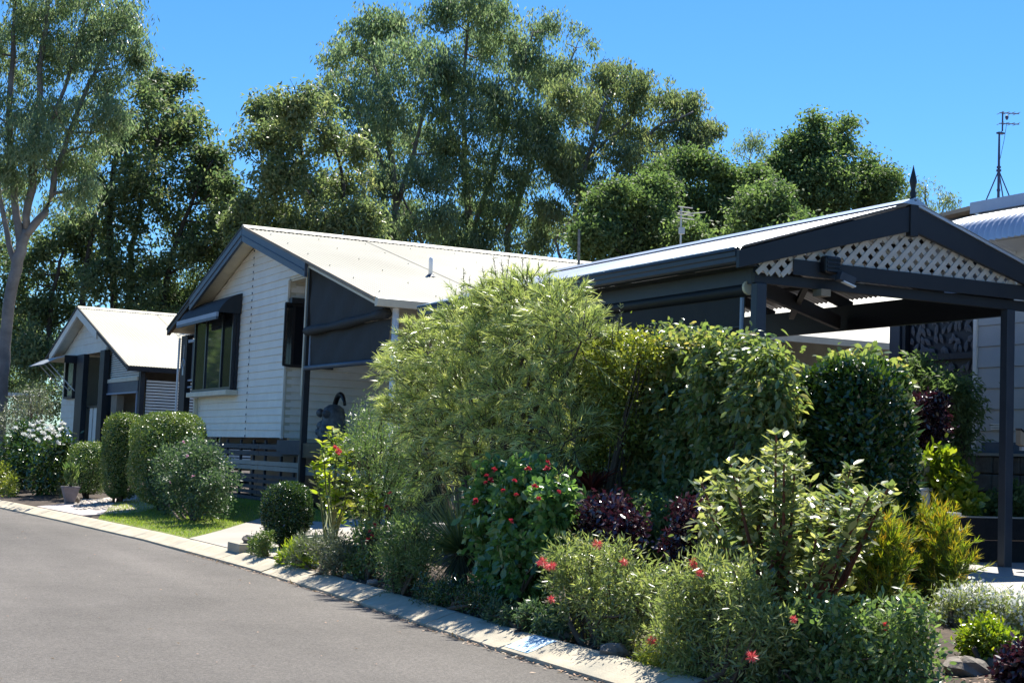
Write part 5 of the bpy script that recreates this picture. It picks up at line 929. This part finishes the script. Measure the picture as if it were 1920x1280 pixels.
wispy('grevillea', 'large wispy bush with long pale green needle leaves in front of the white house', 930, 1000, 6.55,
      [(870, 610, 50), (930, 590, 50), (990, 585, 55), (1050, 600, 50), (1090, 640, 45), (800, 658, 50), (860, 668, 65), (930, 658, 70), (1000, 658, 70), (1045, 678, 55), (770, 708, 45), (810, 738, 60), (880, 748, 70), (960, 748, 70), (1040, 748, 65), (780, 788, 50), (840, 818, 65), (920, 828, 70), (1000, 828, 65), (1060, 828, 55), (820, 878, 55), (890, 898, 60), (970, 888, 60), (1040, 888, 55), (940, 568, 30), (1000, 562, 28), (745, 698, 22)],
      'grevillea_leaf', 1, 2000, ln=(.28, .55), per=36, L=.11, W=.0066, arch=.3)
g = np.random.default_rng(55); GV = bpy.data.objects['grevillea']; tips = [(905, 500), (940, 490), (965, 495), (990, 500), (1030, 510), (880, 520), (1060, 520), (925, 480), (955, 478), (980, 485), (870, 505), (1010, 495), (1100, 560), (1150, 590), (1165, 570)]
S = np.array([onp(x+g.uniform(-8, 8), y+55, 6.5) for x, y in tips]); E_ = np.array([onp(x, y, 6.5) for x, y in tips]); sprays('flower_spikes', g, S, E_-S, np.linalg.norm(E_-S, axis=1), 'grey_leaf', GV, per=26, L=.035, W=.006, arch=0, stem=True, spread=.8)
shrub('gold_bush', 'small leaved yellow green bush between the wispy bush and the large leaved hedge', 'bush', 1140, 6.75, [(1100, 680, 40), (1150, 660, 45), (1200, 660, 40), (1110, 740, 45), (1160, 730, 50), (1120, 800, 45), (1170, 800, 45), (1130, 860, 45), (1090, 720, 30)], 'gold_leaf', seed=16, base_y=990, tufts=760, per=20, tr=.05, L=.042, W=.020, stems=10, spread=.25, top=.3)
r_, cn, rd, g, T = shrub('viburnum_hedge', 'loose broad hedge of drooping mid green leaves with reddish tips below the carport blind', 'hedge', 1320, 6.95, [(1220, 682, 42), (1280, 667, 42), (1340, 672, 45), (1400, 677, 45), (1440, 690, 38), (1200, 752, 48), (1270, 747, 55), (1350, 752, 60), (1430, 757, 55), (1455, 752, 36), (1210, 832, 50), (1290, 832, 58), (1370, 837, 58), (1440, 832, 45), (1230, 902, 50), (1310, 912, 52), (1390, 902, 48), (1250, 962, 45), (1330, 972, 45), (1310, 652, 22), (1250, 647, 18)], 'viburnum_leaf', seed=17, base_y=1000, tufts=2100, per=12, tr=.065, L=.070, W=.033, stems=22, spread=.22, up=.8, shape='oval', droop=.3, top=.15, out=.7)
shrub('rear_shrub', 'leafy shrub top showing above the dense dark clipped hedge', 'bush', 1625, 7.7, [(1575, 700, 18), (1610, 690, 20), (1650, 700, 18), (1615, 722, 28), (1668, 720, 18)], 'viburnum_leaf', seed=18, base_y=960, tufts=240, per=12, tr=.06, L=.075, W=.04, stems=6, up=.8, shape='oval', droop=.2)
# variegated bush with large separate leaves
r_, g = caned('variegated_bush', 'open bush of cream edged leaves on red stems in the foreground', 1450, 1150, 6.35,
    [(1455, 815), (1475, 840), (1500, 835), (1440, 850), (1400, 870), (1370, 870), (1340, 890), (1315, 905), (1420, 885), (1460, 890), (1490, 880), (1520, 905), (1350, 930), (1390, 920), (1430, 930), (1470, 930), (1330, 960), (1370, 970), (1410, 970), (1450, 970), (1490, 960), (1595, 880, -.1), (1590, 905, -.1), (1575, 940, -.05), (1665, 915, -.05), (1650, 935, 0), (1545, 935), (1560, 965), (1520, 975), (1530, 1010), (1500, 1020), (1460, 1020), (1420, 1020), (1380, 1020), (1350, 1010), (1330, 1000), (1570, 1000), (1480, 1060), (1430, 1070), (1390, 1060), (1620, 950), (1545, 1050), (1500, 1090), (1440, 1110), (1400, 1110), (1360, 1070), (1330, 1050), (1540, 1110), (1590, 1060), (1420, 985), (1480, 1000), (1350, 900), (1385, 890), (1440, 910), (1600, 925), (1630, 930), (1610, 965), (1470, 870), (1450, 840)], 'variegated_leaf', 3, .10, .044, 6, 290, stem='stem_red', upto=.62, gap=.062, lift=.45, spread=.45)
bc, br = px_clumps([(1380, 960, 55), (1450, 940, 60), (1510, 980, 50), (1350, 1010, 45), (1420, 1030, 60), (1500, 1050, 55), (1560, 1010, 40), (1450, 1100, 55), (1380, 1090, 50), (1540, 1090, 40)], 6.35, .3, g)
mass('inner_foliage', g, bc, br, 'variegated_leaf', r_, tufts=420, per=9, tr=.05, L=.062, W=.026, out=.5, up=.7, shape='oval', droop=.15)
shrub('garden_shrub', 'mid green shrub growing between the two purple shrubs', 'bush', 1235, 6.6, [(1215, 960, 30), (1245, 975, 30), (1225, 1010, 32), (1255, 1020, 26), (1200, 1030, 26), (1090, 1010, 24), (1065, 1000, 20)], 'mid_leaf', seed=30, base_y=1090, tufts=420, per=14, tr=.05, L=.06, W=.024, stems=8, up=.6)
shrub('low_groundcover', 'low mixed green groundcover under the red flowering shrub along the kerb', 'plant', 1000, 5.75, [(930, 1150, 18), (960, 1158, 18), (990, 1165, 18), (1020, 1172, 18), (1000, 1150, 20), (1045, 1180, 14)], 'grey_green_leaf', seed=31, base_y=1180, tufts=230, per=14, tr=.04, L=.05, W=.016, stems=5, squash=.7)
# red spider flower grevilleas
r_, cn, rd, g, T = shrub('spider_grevillea', 'low lacy green bush with red spider flowers spilling towards the blue painted kerb', 'bush', 1120, 5.95, [(1060, 1050, 36), (1110, 1045, 38), (1160, 1050, 36), (1070, 1100, 42), (1130, 1110, 46), (1190, 1100, 42), (1090, 1150, 42), (1150, 1165, 44), (1210, 1150, 40), (1230, 1100, 30), (1180, 1195, 34)], 'lacy_leaf', seed=19, base_y=1210, tufts=700, per=16, tr=.05, L=.055, W=.013, stems=14, spread=.2, down=-.2, out=.7)
flowers(r_, [(1012, 1055), (1025, 1062), (1018, 1052), (1035, 1060), (1034, 1123), (1170, 1053), (1120, 1020), (1222, 1200, .0), (1030, 1062)], 5.6, FL['spider'], scale=.75, g=g)
r_, cn, rd, g, T = shrub('spider_grevillea', 'lacy pale green bush with a few red spider flowers below the variegated bush', 'bush', 1360, 5.75, [(1290, 1090, 40), (1340, 1080, 44), (1390, 1100, 44), (1270, 1150, 42), (1330, 1150, 50), (1400, 1160, 50), (1290, 1210, 44), (1350, 1220, 50), (1420, 1225, 46), (1250, 1200, 34), (1310, 1260, 44), (1390, 1275, 46), (1450, 1180, 40)], 'lacy_leaf', seed=20, base_y=1290, tufts=800, per=16, tr=.05, L=.06, W=.013, stems=16, spread=.2, down=-.2, out=.7)
flowers(r_, [(1305, 1060, .15), (1300, 1055, .15), (1488, 1160), (1313, 1075, .1), (1410, 1230, -.1)], 5.5, FL['spider'], scale=.7, g=g)
shrub('kerb_clump', 'small yellow green tuft at the kerb edge below the pale green lacy bush', 'plant', 1230, 5.72, [(1225, 1235, 20), (1250, 1245, 22), (1210, 1250, 14)], 'gold_leaf', seed=21, base_y=1262, tufts=130, per=14, tr=.035, L=.05, W=.010, stems=4, down=-.4)
r_, cn, rd, g, T = shrub('glossy_groundcover', 'glossy dark green groundcover filling the near corner of the bed', 'bush', 1570, 6.0, [(1480, 1190, 44), (1540, 1170, 50), (1600, 1170, 52), (1660, 1180, 46), (1480, 1250, 50), (1550, 1240, 56), (1620, 1240, 56), (1690, 1240, 44), (1500, 1290, 50), (1580, 1300, 55), (1660, 1300, 55), (1720, 1200, 36), (1740, 1280, 36), (1440, 1290, 40), (1700, 1150, 34)], 'mid_leaf', seed=22, base_y=1320, tufts=850, per=12, tr=.05, L=.050, W=.022, stems=14, spread=.3, up=.6, shape='oval')
flowers(r_, [(1662, 1173), (1665, 1180)], 5.95, FL['coral'], scale=.5, g=g)
0 and leaves('bright_tips', T[::3]+np.array([0, 0, .04]), rdir(g, len(T[::3]))+np.array([0, 0, .9]), rdir(g, len(T[::3])), .06, .028, g.random(len(T[::3]))*.6, 'mid_leaf', r_, 'oval')
def firebush(label, base, by, X, clumps, seed, n):
    return wispy('fire_sticks', label, base, by, X, clumps, 'needle_leaf', seed, n, ln=(.14, .26), per=26, L=.06, W=.0048, arch=-.1, stem_m='stem_green', droop=-.1)
firebush('feathery green and orange tipped bush nearest the variegated bush', 1640, 1150, 6.65, [(1645, 1000, 20), (1620, 1020, 22), (1665, 1030, 24), (1605, 1060, 30), (1640, 1060, 34), (1590, 1095, 30), (1635, 1100, 36), (1680, 1075, 26), (1600, 1130, 30), (1665, 1120, 32)], 2, 600)
firebush('feathery orange bush overlapping the lit concrete slab', 1735, 1150, 7.62, [(1705, 995, 20), (1740, 985, 18), (1765, 1005, 20), (1695, 1035, 30), (1740, 1035, 32), (1785, 1045, 24), (1795, 1075, 20), (1710, 1075, 34), (1755, 1075, 32), (1700, 1110, 28), (1745, 1110, 28), (1780, 1105, 18)], 3, 640)
r_, cn, rd, g, T = shrub('daisy_groundcover', 'pale groundcover of tiny white flowers along the lit slab', 'plant', 1850, 7.4, [(1790, 1130, 26), (1830, 1130, 28), (1870, 1140, 30), (1910, 1150, 32), (1800, 1170, 26), (1840, 1170, 30), (1890, 1185, 30), (1930, 1190, 30), (1770, 1150, 18), (1760, 1180, 22), (1920, 1225, 24)], 'lacy_leaf', seed=23, base_y=1180, tufts=420, per=20, tr=.05, L=.05, W=.008, stems=6, squash=.6, down=-.5)
n = 1500; ii = g.integers(len(T), size=n); leaves('tiny_flowers', T[ii]+g.normal(size=(n, 3))*.03+np.array([-.03, -.03, .05]), rdir(g, n), rdir(g, n)+np.array([0, 0, .6]), .026, .024, g.random(n), 'white_petal', r_)
shrub('ball_bush', 'bright green loose ball bush near the flat rocks', 'bush', 1848, 6.82, [(1848, 1195, 30), (1825, 1205, 24), (1872, 1207, 24), (1848, 1222, 28)], 'lime_leaf', seed=24, base_y=1246, tufts=330, per=18, tr=.03, L=.035, W=.018, stems=6, spread=.1)
shrub('burgundy_plant', 'dark burgundy plant at the near corner beside the bright ball bush', 'plant', 1915, 6.7, [(1905, 1245, 20), (1930, 1240, 24), (1915, 1265, 20), (1890, 1268, 14)], 'purple_leaf', seed=25, base_y=1280, tufts=200, per=14, tr=.035, L=.045, W=.026, stems=4)
# plants round the carport bed
shrub('herb_clump', 'bright green leafy clump on the sleeper bed left of the post', 'plant', 1765, 10.6, [(1760, 900, 26), (1785, 905, 24), (1750, 935, 26), (1785, 940, 28), (1765, 870, 16), (1810, 945, 16)], 'lime_leaf', seed=26, base_y=962, bx=1.08, tufts=330, per=14, tr=.06, L=.085, W=.05, stems=6, shape='oval')
shrub('herb_clump', 'fresh green clump on the sleeper bed right of the post', 'plant', 1895, 11.4, [(1870, 950, 18), (1900, 940, 24), (1925, 950, 26), (1850, 965, 12)], 'fig_leaf', seed=27, base_y=975, bx=1.08, tufts=220, per=14, tr=.05, L=.07, W=.035, stems=4, shape='oval')
shrub('purple_vine', 'dark purple leaved shrub behind the clipped hedge by the screens', 'bush', 1735, 11.0, [(1720, 760, 20), (1745, 770, 22), (1730, 800, 24), (1755, 810, 20), (1725, 835, 20), (1760, 755, 14)], 'purple_leaf', seed=28, base_y=960, bx=1.08, tufts=260, per=14, tr=.05, L=.06, W=.03, stems=6)
shrub('fern_tree', 'arching ferny green shrub against the corner of the grey cladding', 'bush', 1790, 11.6, [(1760, 730, 26), (1795, 735, 26), (1740, 720, 18), (1800, 770, 22), (1780, 800, 20), (1805, 810, 16), (1790, 835, 22), (1765, 845, 16), (1715, 700, 16), (1725, 690, 14)], 'fig_leaf', seed=29, base_y=900, bx=1.08, tufts=380, per=16, tr=.08, L=.08, W=.026, stems=8, out=.9, droop=.3)
q = onp(1725, 950, 10.35); t = thing('white_planter', 'pale square planter half hidden beside the dense clipped hedge', 'pot', (q[0], q[1], 1.08)); MB().prism([(q[0]-.07, q[1]-.07, 1.09), (q[0]+.07, q[1]-.07, 1.09), (q[0]+.07, q[1]+.07, 1.09), (q[0]-.07, q[1]+.07, 1.09)], (0, 0, .26)).build('planter_body', 'white_board', t, bevel=.006); MB().box(q[0]-.085, q[0]+.085, q[1]-.085, q[1]+.085, 1.352, 1.385).build('rim', 'white_paint', t, bevel=.005)
tp = thing('planter_plant', 'pale leaved plant rising from the white planter', 'plant', (q[0], q[1], 1.37)); g = np.random.default_rng(61); n = 40; D = rdir(g, n)+np.array([0, 0, 1.1]); leaves('foliage', np.array([q[0], q[1], 1.40])+rdir(g, n)*.04+np.outer(g.random(n), [0, 0, .22]), D, rdir(g, n)+np.array([0, 0, .8]), g.uniform(.06, .12, n), .05, g.random(n)*.5+.5, 'grey_leaf', tp, 'oval'); MB().tube([(q[0], q[1], 1.36), (q[0], q[1], 1.62)], [.008, .004], 5).build('stem', 'stem_green', tp)
for o in FL.values(): bpy.data.objects.remove(o)
for nm in ('roof_screw', 'joint_clip', 'tiny_flowers', 'twigs', 'flower_spikes', 'stray_shoots'): 
    for o in bpy.data.objects:
        if o.name.split('.')[0] == nm: o['kind'] = 'stuff'
